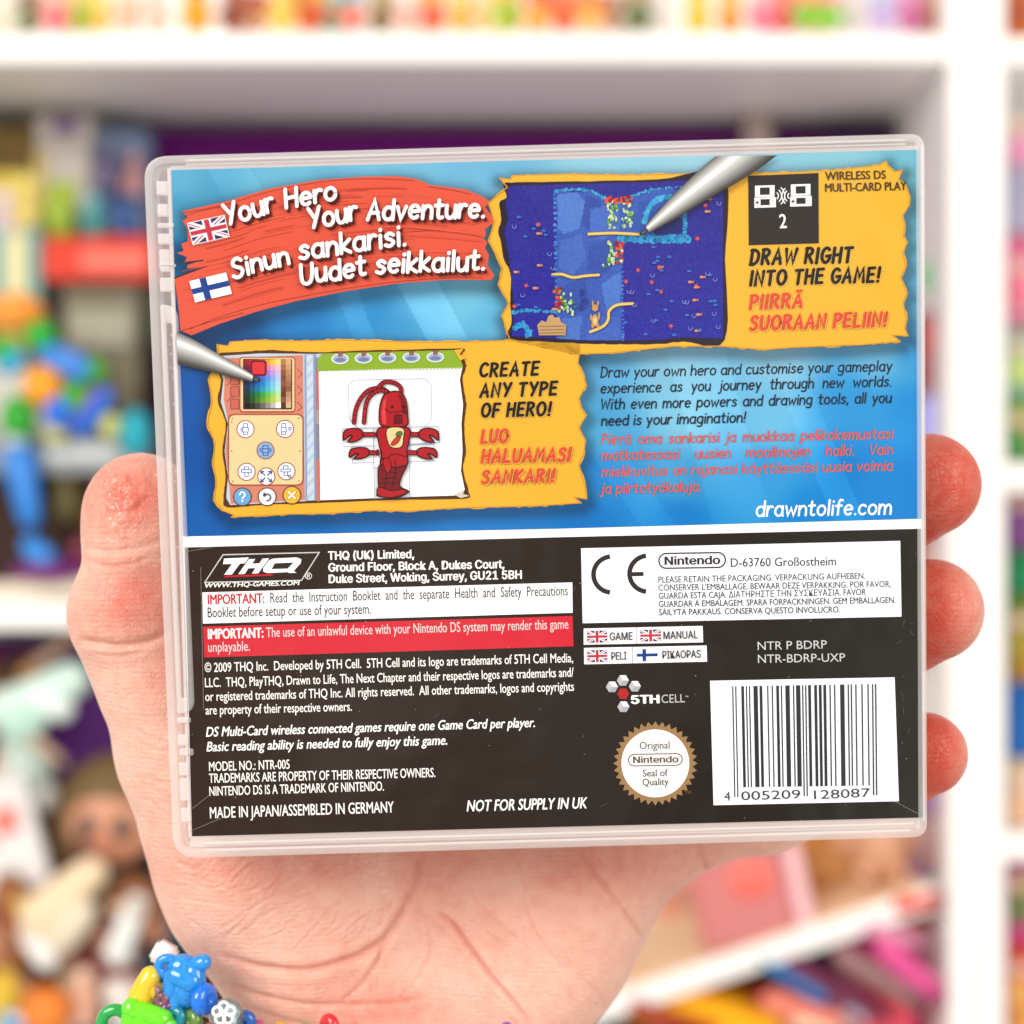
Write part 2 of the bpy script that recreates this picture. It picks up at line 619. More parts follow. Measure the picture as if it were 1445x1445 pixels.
# ---- blue artwork: colours of the print blended between samples, darker rims printed round the torn shapes
bl = Art(1)
GX, GY = 300, 150
top_e = tween(S_TL, S_TR, 10)
bot_e = [(258.5, 757), (790, 746), (1300, 732)]
P = coons(top_e, bot_e, tween(S_TL, (258.5, 757), 10), tween(S_TR, (1300, 732), 10), GY, GX)
flatP = P.reshape(-1, 2)
smp = [(250, 250, 95, 180, 220), (400, 243, 110, 190, 226), (560, 238, 120, 196, 232), (680, 235, 112, 188, 228), (860, 228, 150, 212, 236),
       (1000, 224, 160, 214, 236), (1180, 222, 140, 205, 225), (1290, 225, 120, 196, 220), (1292, 330, 110, 190, 222), (1294, 430, 100, 186, 228),
       (250, 300, 70, 160, 205), (250, 370, 0, 100, 160), (420, 450, 35, 130, 205), (520, 440, 60, 160, 225), (600, 430, 100, 190, 238),
       (660, 420, 120, 205, 242), (690, 460, 100, 190, 235), (330, 470, 12, 90, 165), (560, 470, 70, 165, 225), (260, 480, 5, 85, 160), (275, 560, 0, 88, 178),
       (275, 650, 0, 84, 174), (270, 740, 0, 96, 185), (400, 742, 0, 110, 200), (560, 738, 10, 118, 205), (700, 738, 20, 125, 212),
       (830, 735, 0, 120, 208), (840, 520, 90, 175, 228), (950, 508, 140, 205, 238), (1100, 505, 140, 205, 240), (1240, 500, 110, 190, 235),
       (1290, 500, 60, 165, 228), (850, 600, 80, 175, 230), (960, 580, 130, 205, 240), (1080, 590, 110, 195, 240), (1200, 570, 40, 155, 228),
       (1290, 580, 20, 145, 225), (850, 680, 30, 140, 218), (960, 680, 70, 170, 230), (1080, 670, 50, 160, 230), (1200, 660, 10, 140, 224),
       (1290, 680, 0, 135, 222), (960, 730, 0, 130, 215), (1150, 728, 0, 138, 222), (1290, 726, 0, 134, 218)]
smp = np.array(smp, float)
d2 = ((flatP[:, None, :] - smp[None, :, :2]) ** 2).sum(2) + 200
w = d2 ** -1.7
colr = (w[:, :, None] * smp[None, :, 2:]).sum(1) / w.sum(1)[:, None]
# pale beams and clouds of the sky artwork
x, y = flatP[:, 0], flatP[:, 1]
for bx, by, ang, wd, amp in [(600, 420, 62, 26, 22), (500, 440, 70, 14, 14), (1010, 600, 75, 40, 12), (1180, 690, 68, 20, 14), (900, 700, 55, 20, 10), (330, 250, 60, 26, 8)]:
    a = math.radians(ang)
    dd = np.abs((x - bx) * math.sin(a) - (y - by) * math.cos(a))
    colr += (amp * (dd < wd) * np.exp(-((x - bx) ** 2 + (y - by) ** 2) / 150 ** 2))[:, None]
rn = np.random.RandomState(3)
for k in range(60):
    cx, cy, r = rn.uniform(240, 1300), rn.uniform(215, 750), rn.uniform(15, 60)
    colr += (rn.uniform(-9, 9) * np.exp(-((x - cx) ** 2 + (y - cy) ** 2) / r ** 2))[:, None]
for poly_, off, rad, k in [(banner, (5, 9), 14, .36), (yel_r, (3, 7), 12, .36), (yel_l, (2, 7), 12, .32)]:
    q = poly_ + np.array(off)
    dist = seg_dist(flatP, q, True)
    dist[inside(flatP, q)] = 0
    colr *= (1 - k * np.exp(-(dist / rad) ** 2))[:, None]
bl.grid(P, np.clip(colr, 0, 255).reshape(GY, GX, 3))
bl.build('blue_artwork', sheet)

# ---- red brush banner with its lettering and flags
RED = (238, 92, 68)
br = Art(2)
br.poly(banner, RED)
for ln in ([(162, 335), (330, 302), (500, 252), (700, 214), (870, 201), (1070, 208)], [(190, 790), (300, 745), (450, 700), (600, 668), (800, 632), (1000, 605), (1200, 590), (1340, 590)],
           [(165, 350), (220, 330), (330, 308)], [(1040, 410), (1200, 405), (1340, 432)], [(1120, 232), (1220, 246), (1290, 262)], [(150, 800), (260, 765), (400, 727)]):
    br.stroke(spline(A(ln), 6), 1.1, (150, 52, 40))
for a_, b_ in (((130, 590), (262, 540)), ((170, 530), (240, 521))):
    br.stroke(A([a_, b_]), 2.2, (60, 50, 50))
rb_ = np.random.RandomState(9)
for i in range(90):
    u0 = rb_.uniform(0, .85)
    v = rb_.uniform(.06, .94)
    up_ = spline(A([(170, 345), (330, 305), (500, 256), (700, 222), (870, 210), (1070, 216), (1330, 286)]), 8)
    lo_ = spline(A([(150, 780), (300, 752), (450, 702), (600, 664), (800, 626), (1000, 600), (1340, 582)]), 8)
    mid_ = up_ * (1 - v) + lo_ * v
    i0 = int(u0 * len(mid_))
    seg_ = mid_[i0:i0 + rb_.randint(5, 16)]
    if len(seg_) > 3:
        br.stroke(seg_, rb_.uniform(.5, 2.2), np.array(RED) + rb_.choice([-16, -10, 9, 14]) * np.array([1, .8, .7]))
br.build('brush_banner', sheet, 'orange red brush stroke banner')


def flag_uk(a, q):
    q = np.asarray(q, float)

    def m(pts):
        p = np.asarray(pts, float)
        u, v = p[:, :1], p[:, 1:]
        return (1 - v) * ((1 - u) * q[0] + u * q[1]) + v * ((1 - u) * q[3] + u * q[2])
    a.poly(m([(-.02, -.03), (1.02, -.03), (1.02, 1.03), (-.02, 1.03)]), (240, 236, 240))
    navy = (52, 50, 105)
    for p in ([(.12, 0), (.38, 0), (.38, .24)], [(0, .12), (0, .33), (.22, .33)], [(.88, 0), (.62, 0), (.62, .24)], [(1, .12), (1, .33), (.78, .33)],
              [(.12, 1), (.38, 1), (.38, .76)], [(0, .88), (0, .67), (.22, .67)], [(.88, 1), (.62, 1), (.62, .76)], [(1, .88), (1, .67), (.78, .67)]):
        a.poly(m(p), navy)
    r = (208, 50, 75)
    for p in ([(0, 0), (.33, .33), (.28, .33), (0, .06)], [(1, 0), (.94, 0), (.64, .33), (.7, .33)], [(1, 1), (.67, .67), (.72, .67), (1, .94)], [(0, 1), (.06, 1), (.36, .67), (.3, .67)]):
        a.poly(m(p), r)
    a.poly(m([(.38, 0), (.62, 0), (.62, 1), (.38, 1)]), (240, 236, 240))
    a.poly(m([(0, .32), (1, .32), (1, .68), (0, .68)]), (240, 236, 240))
    a.poly(m([(.43, 0), (.57, 0), (.57, 1), (.43, 1)]), r)
    a.poly(m([(0, .4), (1, .4), (1, .6), (0, .6)]), r)


def flag_fi(a, q):
    q = np.asarray(q, float)

    def m(pts):
        p = np.asarray(pts, float)
        u, v = p[:, :1], p[:, 1:]
        return (1 - v) * ((1 - u) * q[0] + u * q[1]) + v * ((1 - u) * q[3] + u * q[2])
    a.poly(m([(0, 0), (1, 0), (1, 1), (0, 1)]), (246, 246, 250))
    a.poly(m([(.27, 0), (.45, 0), (.45, 1), (.27, 1)]), (22, 68, 150))
    a.poly(m([(0, .37), (1, .37), (1, .63), (0, .63)]), (22, 68, 150))


fl = Art(9)
flag_uk(fl, A([(183, 377), (324, 346), (343, 427), (204, 459)]))
fl.build('flag_emblem', sheet, 'small tilted union flag')
fl = Art(9)
flag_fi(fl, A([(188, 603), (332, 569), (355, 652), (211, 686)]))
fl.build('flag_emblem', sheet, 'small tilted blue cross flag')
hd = Art(10)
heads = [('Your', (330, 388), (527, 327), 78), ('Hero', (562, 318), (770, 282), 72), ('Your', (655, 400), (852, 361), 76), ('Adventure.', (880, 362), (1347, 352), 76),
         ('Sinun', (357, 592), (585, 530), 72), ('sankarisi.', (617, 518), (1040, 458), 78), ('Uudet', (622, 616), (885, 578), 76), ('seikkailut.', (915, 572), (1347, 557), 76)]
for off, col, wd in (((9, 12), (70, 22, 18), 4.6), ((5, 7), (120, 34, 26), 4.6), ((0, 0), (252, 250, 250), 5.0)):
    for txt, a_, b_, cap in heads:
        hd.hand_text(A(a_[0] + off[0], a_[1] + off[1]), A(b_[0] + off[0], b_[1] + off[1]), txt, cap * .36, wd, col, shear=.1, jig=.04)
hd.build('headline_lettering', sheet, 'white hand lettered headline')

# ---- right yellow panel
YEL = (252, 190, 56)


def tear(pts, seed, amp=1.3):
    r = np.random.RandomState(seed)
    out = []
    for p, q in zip(pts, np.roll(pts, -1, 0)):
        k = max(1, int(np.linalg.norm(q - p) / 7))
        for t in np.arange(k) / k:
            out.append(p + (q - p) * t + (r.uniform(-amp, amp, 2) if t > 0 else 0))
    return np.array(out)


def wob(pts, amp, seed, n=6):
    r = np.random.RandomState(seed)
    q = spline(pts, n, True)
    return q + r.uniform(-amp, amp, q.shape)


def yellow_panel(name, outline, label):
    a = Art(2)
    a.poly(tear(outline, 3), YEL)
    # darker torn rim printed along the edge
    cen = outline.mean(0)
    for i in range(len(outline)):
        p, q = outline[i], outline[(i + 1) % len(outline)]
        if np.linalg.norm(q - p) > 6:
            n_ = (cen - (p + q) / 2)
            n_ /= np.linalg.norm(n_)
            a.stroke([p + n_ * 1.6, q + n_ * 1.6], 1.5, (226, 158, 44))
    return a.build(name, sheet, label)


pan_r = yellow_panel('torn_panel', yel_r, 'yellow torn paper panel with the wireless icon')

g = Art(3)
g.poly(wob(B([(70, 180), (110, 175), (300, 172), (560, 165), (770, 150), (774, 420), (773, 678), (640, 682), (560, 690), (420, 690), (330, 688), (200, 682), (84, 672),
              (95, 620), (90, 560), (92, 470), (70, 420), (62, 370), (52, 330), (62, 290), (56, 240), (78, 222)]), .5, 5), (38, 26, 50))
GW, GH = 150, 112
Pg = coons(B([(82, 200), (90, 186), (300, 180), (560, 174), (768, 160)]), B([(96, 664), (200, 670), (330, 678), (420, 678), (560, 676), (640, 668), (768, 672)]),
           B([(82, 200), (76, 240), (84, 290), (72, 330), (84, 400), (92, 460), (102, 560), (100, 620), (96, 664)]), B([(768, 160), (768, 420), (768, 672)]), GH, GW)
cells = (Pg[:-1, :-1] + Pg[1:, 1:]) / 2
cb = (cells.reshape(-1, 2) - np.array([680, 180])) * 1445 / 640
rs = np.random.RandomState(11)
cc = np.tile(np.array([44., 40, 150]), (len(cb), 1))
nz_ = rs.rand(len(cb))
cc += ((nz_ > .8) * 14 - (nz_ < .15) * 12)[:, None] * np.array([.6, .6, 1])
cc += np.clip((cb[:, 1] - 200) / 480, 0, 1)[:, None] * np.array([-6, -2, 14])
cave = inside(cb, np.array([(238, 205), (350, 205), (400, 232), (470, 225), (560, 198), (655, 195), (640, 345), (445, 355), (447, 700), (237, 700)]))
cc[cave] = np.array([58, 94, 190]) + (rs.rand(cave.sum(), 1) - .5) * 14
for pl, c_ in [([(240, 215), (300, 205), (330, 240), (310, 320), (260, 340), (242, 320)], (82, 128, 214)), ([(330, 215), (380, 232), (375, 300), (340, 330), (318, 300)], (48, 78, 172)),
               ([(345, 260), (440, 240), (440, 330), (380, 360), (345, 330)], (70, 112, 205)), ([(250, 360), (320, 340), (330, 420), (290, 470), (245, 450)], (72, 108, 200)),
               ([(340, 380), (400, 350), (420, 440), (380, 480), (335, 450)], (50, 82, 178)), ([(260, 500), (330, 480), (345, 560), (300, 600), (255, 570)], (52, 84, 178)),
               ([(380, 500), (440, 460), (442, 560), (400, 590)], (78, 124, 214)), ([(340, 600), (440, 600), (440, 690), (330, 690)], (66, 104, 200)),
               ([(250, 610), (320, 600), (310, 690), (242, 690)], (76, 118, 208)), ([(500, 240), (560, 225), (540, 330), (480, 330)], (50, 88, 180)),
               ([(560, 260), (600, 235), (640, 300), (640, 340), (545, 345)], (28, 36, 120))]:
    k_ = inside(cb, np.array(pl, float))
    cc[k_] = np.array(c_) + (rs.rand(k_.sum(), 1) - .5) * 12
g.grid(Pg, np.clip(cc, 0, 255).reshape(GH - 1, GW - 1, 3), flat=True)
CY = (50, 150, 212)


def fuzz(pts, w_, col, n, jit, rr):
    q = spline(B(pts), 12)
    r = np.random.RandomState(int(abs(q).sum()) % 9999)
    h0 = g.h
    for i in range(n):
        p = q[int(i / n * len(q))] + r.uniform(-jit, jit, 2)
        g.h = h0 + (i % 6) * STEP
        g.disk(p, w_ * r.uniform(.6, 1.3), w_ * r.uniform(.6, 1.3), np.clip(np.array(col) + r.uniform(-rr, rr), 0, 255), 8)
    g.h = h0 + 7 * STEP


fuzz([(232, 205), (234, 400), (238, 590)], 2.0, (60, 135, 215), 56, .8, 25)
fuzz([(447, 380), (448, 530), (450, 676)], 1.6, (62, 130, 215), 42, .8, 25)
fuzz([(235, 203), (300, 198), (350, 204), (400, 232), (440, 240), (480, 218), (560, 196), (660, 190)], 2.2, CY, 90, 1.2, 25)
fuzz([(445, 352), (550, 356), (655, 354)], 4.4, (42, 150, 210), 90, 2.5, 25)
fuzz([(520, 300), (530, 260), (565, 228), (600, 222)], 3.6, (55, 165, 220), 40, 1.5, 25)
fuzz([(640, 240), (648, 300), (645, 345)], 2.6, (40, 140, 200), 30, 1.5, 25)
fuzz([(98, 590), (150, 582), (235, 588)], 2.2, CY, 34, 1.2, 20)
fuzz([(105, 640), (130, 625), (150, 650), (145, 662)], 3.4, (45, 150, 215), 30, 2.2, 25)
fuzz([(320, 520), (325, 560), (318, 580)], 3.0, (40, 66, 150), 18, 2.5, 15)
for cx, cy, dx, dy in [(415, 232, 0, 1), (462, 230, 0, 1), (432, 400, -.9, .1), (245, 545, .9, .2)]:
    h0 = g.h
    for i in range(34):
        t_ = rs.rand()
        p = B(cx + dx * t_ * 40 + rs.uniform(-17, 17), cy + dy * t_ * 88 + (0 if dy > .5 else rs.uniform(-38, 38)))
        g.h = h0 + (i % 6) * STEP
        g.disk(p, rs.uniform(1.2, 2.6), rs.uniform(1.6, 3.4), [(110, 190, 70), (190, 220, 150), (60, 130, 60), (225, 235, 200)][rs.randint(4)], 7)
    for i in range(16):
        g.h = h0 + (7 + i % 5) * STEP
        v = (rs.uniform(-20, 20), rs.uniform(-10, 12)) if dy > .5 else (rs.uniform(-10, 12) - dx * 6, rs.uniform(-36, 36))
        g.disk(B(cx + v[0], cy + v[1]), 2.4, 2.4, [(205, 40, 45), (235, 90, 60), (150, 20, 35)][rs.randint(3)], 7)
    g.h = h0 + 14 * STEP
for ln in ([(340, 340), (420, 337), (502, 341)], [(225, 469), (255, 468), (290, 478), (330, 473), (372, 470)], [(345, 651), (385, 634), (402, 612), (405, 585), (430, 566), (480, 561)]):
    g.stroke(spline(B(ln), 8), 4.2, (190, 140, 60))
    g.stroke(spline(B(ln), 8), 3.2, (250, 212, 110))
# small tan figure under the lines, chest at the foot
for p, rx, ry in [((360, 615), 11, 20), ((360, 575), 10, 11), ((353, 560), 3, 8), ((370, 560), 3, 8), ((352, 632), 4, 8), ((370, 633), 4, 8), ((373, 600), 3, 12), ((347, 605), 3, 10)]:
    g.disk(B(*p), rx * .443, ry * .443, (214, 160, 90), 12)
g.disk(B(360, 616), 3, 5.5, (240, 205, 140), 12)
g.poly(B([(176, 630), (190, 615), (205, 620), (212, 600), (225, 596), (232, 606), (246, 604), (252, 620), (268, 630), (266, 662), (182, 662)]), (205, 165, 115))
for yy in (634, 645, 655):
    g.stroke(B([(182, yy), (262, yy - 1)]), 1.2, (140, 100, 70))
for i in range(150):
    px_, py_ = rs.uniform(92, 755), rs.uniform(205, 662)
    if 236 < px_ < 448 or (px_ < 660 and px_ > 440 and py_ < 375) or (px_ < 240 and py_ > 580):
        continue
    p = B(px_, py_)
    k_ = rs.randint(5)
    if k_ == 0:
        t_ = np.radians(np.arange(10) * 36 + 10)
        rr_ = np.where(np.arange(10) % 2, 1.6, 4.2)
        g.poly(np.stack([p[0] + rr_ * np.cos(t_), p[1] + rr_ * np.sin(t_)], 1), (225, 95, 70))
    elif k_ == 1:
        g.disk(p, 3.2, 1.9, (236, 150, 90), 8)
        g.poly([p + (2.5, 0), p + (5, -2), p + (5, 2)], (236, 150, 90))
    elif k_ == 2:
        g.stroke(p + ell(0, 0, 2.8, 2.8, -30, 210, 9), .9, (130, 150, 225))
    else:
        g.poly([p + (-3.5, 1.5), p + (-2, -1), p + (0, -1.8), p + (2, -1), p + (3.5, 1.5)], (55, 120, 215))
g.build('screenshot_picture', sheet, 'blue undersea game screenshot')


def stylus(name, tip, a_top, a_bot, label):
    """printed metal pen tapering to its tip: tones across the barrel"""
    a = Art(24)
    m_ = 10
    tones = np.array([(96, 92, 88), (168, 166, 162), (214, 214, 212), (246, 246, 246), (224, 224, 222), (196, 196, 194), (160, 160, 158), (128, 126, 124), (84, 80, 78), (58, 54, 52)], float)
    top, bot = np.asarray(a_top, float), np.asarray(a_bot, float)
    n_ = len(top)
    P_ = np.stack([top * (1 - t) + bot * t for t in np.linspace(0, 1, m_)])
    a.grid(P_, np.repeat(tones[:, None], n_, 1))
    t0 = np.asarray(tip, float)
    mid = (top[-1] + bot[-1]) / 2
    a.stroke([mid + (t0 - mid) * .2, t0], 5.2, (45, 42, 44))
    a.stroke([mid + (t0 - mid) * .3, mid + (t0 - mid) * .8], 2.2, (110, 106, 106))
    a.build(name, sheet, label)


stylus('stylus_picture', B(506, 340), spline(B([(742, 94), (690, 138), (620, 205), (560, 268), (520, 316)]), 6), spline(B([(938, 91), (860, 147), (740, 218), (620, 290), (532, 338)]), 6), 'grey stylus pointing down left')

ic = Art(4)
ic.poly(B([(848, 154), (1072, 145), (1073, 369), (850, 375)]), (44, 38, 36))
WHT = (246, 246, 248)
for ox, oy in ((868, 184), (982, 180)):
    q = lambda pts: B([(ox + X_, oy + Y_ - X_ * .03) for X_, Y_ in pts])
    ic.poly(q([(2, 2), (64, 2), (64, 38), (2, 38)]), WHT)
    ic.poly(q([(0, 40), (68, 40), (68, 72), (0, 72)]), WHT)
    ic.poly(q([(17, 8), (49, 8), (49, 32), (17, 32)]), (40, 42, 44))
    ic.poly(q([(19, 45), (49, 45), (49, 65), (19, 65)]), (40, 42, 44))
    ic.poly(q([(3, 54), (14, 54), (14, 58), (3, 58)]), (60, 60, 60))
    ic.poly(q([(7, 50), (11, 50), (11, 62), (7, 62)]), (60, 60, 60))
    for dx_, dy_ in ((58, 50), (54, 55), (62, 55), (58, 60)):
        ic.disk(q([(dx_, dy_)])[0], .8, .8, (90, 90, 90), 8)
for cx, r_, a0, a1 in ((932, 12, -50, 50), (932, 22, -50, 50), (932, 32, -50, 50), (984, 10, 130, 230), (984, 20, 130, 230), (984, 29, 130, 230)):
    ic.stroke(B(ell(cx, 218, r_, r_ * 1.05, a0, a1, 10)), 1.3, WHT)
ic.text(B(948, 321), B(971, 320), '2', 44 * .443, WHT, bold=.01)
ic.build('wireless_icon', sheet, 'black square with two white handheld consoles')
tx = Art(4)
BRN = (72, 58, 34)
tx.text(B(1093, 168), B(1287, 163), 'WIRELESS DS', 26 * .443, BRN, bold=.03)
tx.text(B(1093, 205), B(1353, 199), 'MULTI-CARD PLAY', 26 * .443, BRN, bold=.03)
tx.build('icon_caption', sheet)


def bold_caps(rows, crop, s_, name, label):
    a = Art(4)
    for txt, p, q, cap, col in rows:
        lite = (255, 214, 110)
        a.hand_text(crop(p[0] + 1.8, p[1] + 2), crop(q[0] + 1.8, q[1] + 2), txt, cap * s_, cap * s_ * .235, lite, shear=.16, jig=.02, gapk=.33)
        a.hand_text(crop(*p), crop(*q), txt, cap * s_, cap * s_ * .235, col, shear=.16, jig=.02, gapk=.33)
    a.build(name, sheet, label)


BLK, RDT = (30, 22, 16), (236, 78, 54)
bold_caps([('DRAW RIGHT', (850, 437), (1180, 428), 46, BLK), ('INTO THE GAME!', (850, 503), (1268, 490), 44, BLK),
           ('PIIRRÄ', (850, 578), (1022, 571), 42, RDT), ('SUORAAN PELIIN!', (850, 645), (1290, 631), 42, RDT)], B, .443, 'panel_slogan', 'black and red capitals beside the undersea screenshot')

# ---- left yellow panel
yellow_panel('torn_panel', yel_l, 'yellow torn paper panel with the notepad screenshot')
n = Art(3)
n.poly(wob(C([(38, 78), (130, 68), (250, 62), (400, 70), (560, 64), (750, 60), (915, 56), (945, 60), (932, 80), (950, 118), (936, 170), (950, 260), (942, 330), (948, 430), (938, 500), (957, 575),
              (940, 602), (700, 608), (400, 618), (200, 626), (80, 634), (66, 600), (74, 520), (62, 430), (74, 330), (46, 250), (56, 170), (34, 120)]), .5, 8), (92, 52, 20))
n.poly(C([(46, 84), (200, 74), (400, 76), (560, 70), (750, 66), (905, 62), (930, 100), (938, 120), (926, 170), (938, 260), (932, 330), (936, 430), (930, 500), (944, 570), (930, 592), (700, 598), (400, 610), (90, 626), (76, 600), (82, 520), (70, 430), (82, 330), (56, 250), (66, 170), (46, 120)]), (205, 222, 238))
SAL, SAL2 = (226, 140, 116), (176, 84, 70)
n.poly(C([(74, 92), (355, 80), (362, 608), (92, 622), (84, 520), (72, 430), (84, 330), (66, 240)]), SAL)
for yy in (130, 190, 250):
    n.stroke(C([(78, yy), (96, yy - 20), (120, yy + 10)]), 1.2, SAL2)
    n.stroke(C([(334, yy), (352, yy + 20), (336, yy + 34)]), 1.2, SAL2)
rr4 = lambda x0, y0, x1, y1, r_: np.vstack([ell(x1 - r_, y0 + r_, r_, r_, -90, 0, 6), ell(x1 - r_, y1 - r_, r_, r_, 0, 90, 6), ell(x0 + r_, y1 - r_, r_, r_, 90, 180, 6), ell(x0 + r_, y0 + r_, r_, r_, 180, 270, 6)])
n.poly(C(rr4(124, 86, 328, 290, 12)), SAL2)
n.poly(C(rr4(128, 90, 324, 284, 10)), (250, 216, 160))
n.poly(C(rr4(137, 94, 316, 278, 4)), (70, 40, 40))
pal = np.array([[(170, 25, 45), (215, 30, 50), (235, 80, 50), (240, 120, 50), (245, 165, 50), (250, 205, 60), (250, 232, 120), (190, 130, 90), (230, 180, 130)],
                [(120, 25, 60), (150, 40, 90), (200, 60, 120), (225, 90, 150), (235, 130, 180), (245, 170, 200), (250, 205, 215), (170, 110, 75), (215, 160, 115)],
                [(70, 25, 90), (95, 40, 130), (120, 60, 170), (145, 90, 200), (170, 125, 220), (195, 160, 235), (215, 195, 245), (150, 92, 62), (200, 145, 100)],
                [(30, 35, 100), (40, 60, 150), (50, 90, 200), (70, 120, 225), (100, 150, 235), (140, 180, 242), (185, 210, 250), (130, 78, 52), (185, 130, 90)],
                [(20, 50, 110), (25, 85, 165), (30, 120, 210), (50, 150, 230), (80, 180, 240), (125, 205, 245), (175, 228, 250), (150, 90, 65), (165, 115, 80)],
                [(15, 60, 80), (20, 95, 120), (25, 130, 160), (40, 165, 190), (80, 195, 205), (130, 218, 220), (180, 236, 232), (120, 70, 50), (150, 100, 70)],
                [(15, 60, 40), (25, 95, 50), (40, 130, 60), (70, 165, 70), (110, 195, 90), (155, 218, 120), (200, 236, 165), (105, 60, 42), (200, 140, 110)],
                [(25, 50, 20), (45, 85, 25), (75, 125, 30), (110, 160, 40), (150, 190, 60), (185, 212, 95), (220, 232, 150), (140, 90, 62), (210, 160, 120)],
                [(20, 20, 20), (40, 40, 40), (70, 70, 70), (105, 105, 105), (150, 150, 150), (195, 195, 195), (240, 240, 240), (90, 50, 36), (225, 190, 150)]], float)
Pp = coons(C([(142, 98), (312, 94)]), C([(144, 276), (296, 272)]), C([(142, 98), (144, 276)]), C([(312, 94), (312, 272)]), 10, 10)
n.grid(Pp, pal, flat=True)
n.poly(A(rr4(426, 912, 491, 975, 12)), (120, 16, 30))
n.poly(A(rr4(434, 920, 483, 967, 7)), (232, 56, 62))
for yy in (170, 213, 258):
    n.poly(C(rr4(90, yy - 20, 124, yy + 20, 5)), SAL2)
    n.poly(C(rr4(94, yy - 16, 120, yy + 16, 4)), (214, 108, 92))
n.poly(C(rr4(82, 294, 358, 556, 22)), SAL2)
n.poly(C(rr4(87, 299, 353, 551, 19)), (250, 222, 166))
for cx, cy in ((98, 312), (340, 310), (340, 538), (100, 540), (96, 324), (344, 430), (96, 430)):
    n.disk(C(cx, cy), 1.1, 1.1, (150, 90, 60), 8)
BLU = (70, 108, 190)
for cx, cy in ((146, 350), (290, 349), (219, 427), (150, 505), (295, 503), (222, 522), (135, 596), (225, 596), (315, 590)):
    big = cy > 570
    fillc = (250, 250, 252)
    if cy == 427:
        fillc = (150, 190, 240)
    if big:
        fillc = {135: (110, 180, 235), 225: (236, 240, 246), 315: (248, 196, 60)}[cx]
    r_ = 34 if big else 33
    n.disk(C(cx, cy), r_ * .388, r_ * .388, SAL2 if not big else (110, 62, 60), 22)
    n.disk(C(cx, cy), (r_ - 4) * .388, (r_ - 4) * .388, fillc, 22)


def glyph_man(cx, cy, parts):
    for x0, y0, x1, y1 in parts:
        n.stroke(C([(cx + x0, cy + y0), (cx + x1, cy + y0), (cx + x1, cy + y1), (cx + x0, cy + y1)]), 1.1, BLU, closed=True)


glyph_man(146, 350, [(-8, -20, 8, -6), (-10, -6, 10, 10), (-8, 10, 8, 20), (-16, -4, -10, 6)])
glyph_man(290, 349, [(-12, -20, 2, -6), (-14, -6, 4, 10), (-12, 10, 2, 20), (14, -6, 22, 4)])
glyph_man(219, 427, [(-9, -18, 9, -6), (-11, -6, 11, 8), (-20, -6, -11, 4), (11, -6, 20, 4), (-9, 8, 9, 18)])
glyph_man(150, 505, [(-8, -18, 8, -8), (-18, -8, 18, 2), (-6, 2, 6, 18)])
glyph_man(295, 503, [(-10, -20, 6, -8), (-20, -8, 14, 2), (-8, 2, 4, 16), (8, 14, 16, 22)])
for sx_, sy_ in ((1, 1), (1, -1), (-1, 1), (-1, -1)):
    n.stroke(C([(222 + 5 * sx_, 522 + 5 * sy_), (222 + 19 * sx_, 522 + 19 * sy_)]), 1.8, (60, 90, 160))
    n.stroke(C([(222 + 9 * sx_, 522 + 19 * sy_), (222 + 19 * sx_, 522 + 19 * sy_), (222 + 19 * sx_, 522 + 9 * sy_)]), 1.6, (60, 90, 160))
n.stroke(C(np.vstack([ell(135, 588, 9, 9, 180, 400, 10), [(135, 602)]])), 2.2, (240, 248, 255))
n.disk(C(135, 611), 1.5, 1.5, (240, 248, 255), 8)
n.stroke(C(ell(226, 598, 12, 12, 200, 460, 12)), 2.0, (70, 76, 92))
n.poly(C([(208, 592), (224, 592), (215, 578)]), (70, 76, 92))
for sx_ in (1, -1):
    n.stroke(C([(315 - 13 * sx_, 577), (315 + 13 * sx_, 602)]), 3.2, (225, 160, 40))
    n.stroke(C([(315 - 12 * sx_, 578), (315 + 12 * sx_, 601)]), 2.2, (250, 244, 235))
n.poly(C([(362, 78), (402, 78), (408, 608), (366, 610)]), (150, 160, 205))
n.poly(C([(368, 80), (392, 80), (397, 608), (371, 609)]), (214, 230, 246))
for yy in range(110, 600, 44):
    n.poly(C([(370, yy), (394, yy - 26), (394, yy - 12), (371, yy + 16)]), (188, 212, 240))
for y0, y1, c_ in ((90, 138, (150, 150, 160)), (138, 280, (216, 112, 92)), (280, 330, (190, 160, 150)), (330, 460, (140, 140, 155)), (460, 612, (220, 120, 100))):
    n.poly(C([(403, y0), (416, y0), (418, y1), (405, y1)]), c_)
n.poly(C([(413, 130), (935, 122), (926, 170), (938, 260), (932, 330), (936, 430), (930, 500), (944, 570), (930, 590), (700, 597), (419, 608)]), (252, 252, 252))
n.poly(C([(408, 134), (408, 100), (424, 76), (560, 70), (750, 66), (905, 62), (930, 96), (936, 118), (936, 127), (700, 131), (412, 138)]), (148, 184, 48))
for i in range(40):
    xx = 414 + i * 13
    n.stroke(C([(xx, 139 - (xx - 414) * .018), (xx + 7, 139 - (xx - 414) * .018)]), 1.0, (110, 140, 40))
for cx, cy in ((491, 94), (576, 92), (663, 90), (750, 89), (837, 88)):
    n.disk(C(cx, cy), 32 * .388, 19 * .388, (226, 232, 226), 20)
    n.disk(C(cx, cy), 28 * .388, 16 * .388, (178, 192, 224), 20)
    n.disk(C(cx, cy + 4), 20 * .388, 8 * .388, (120, 136, 178), 16)
    n.poly(C([(cx - 10, cy - 24), (cx + 12, cy - 24), (cx + 8, cy - 8), (cx - 6, cy - 6)]), (150, 104, 84))
n.poly(C([(905, 62), (940, 58), (925, 78), (950, 90), (928, 100)]), YEL)
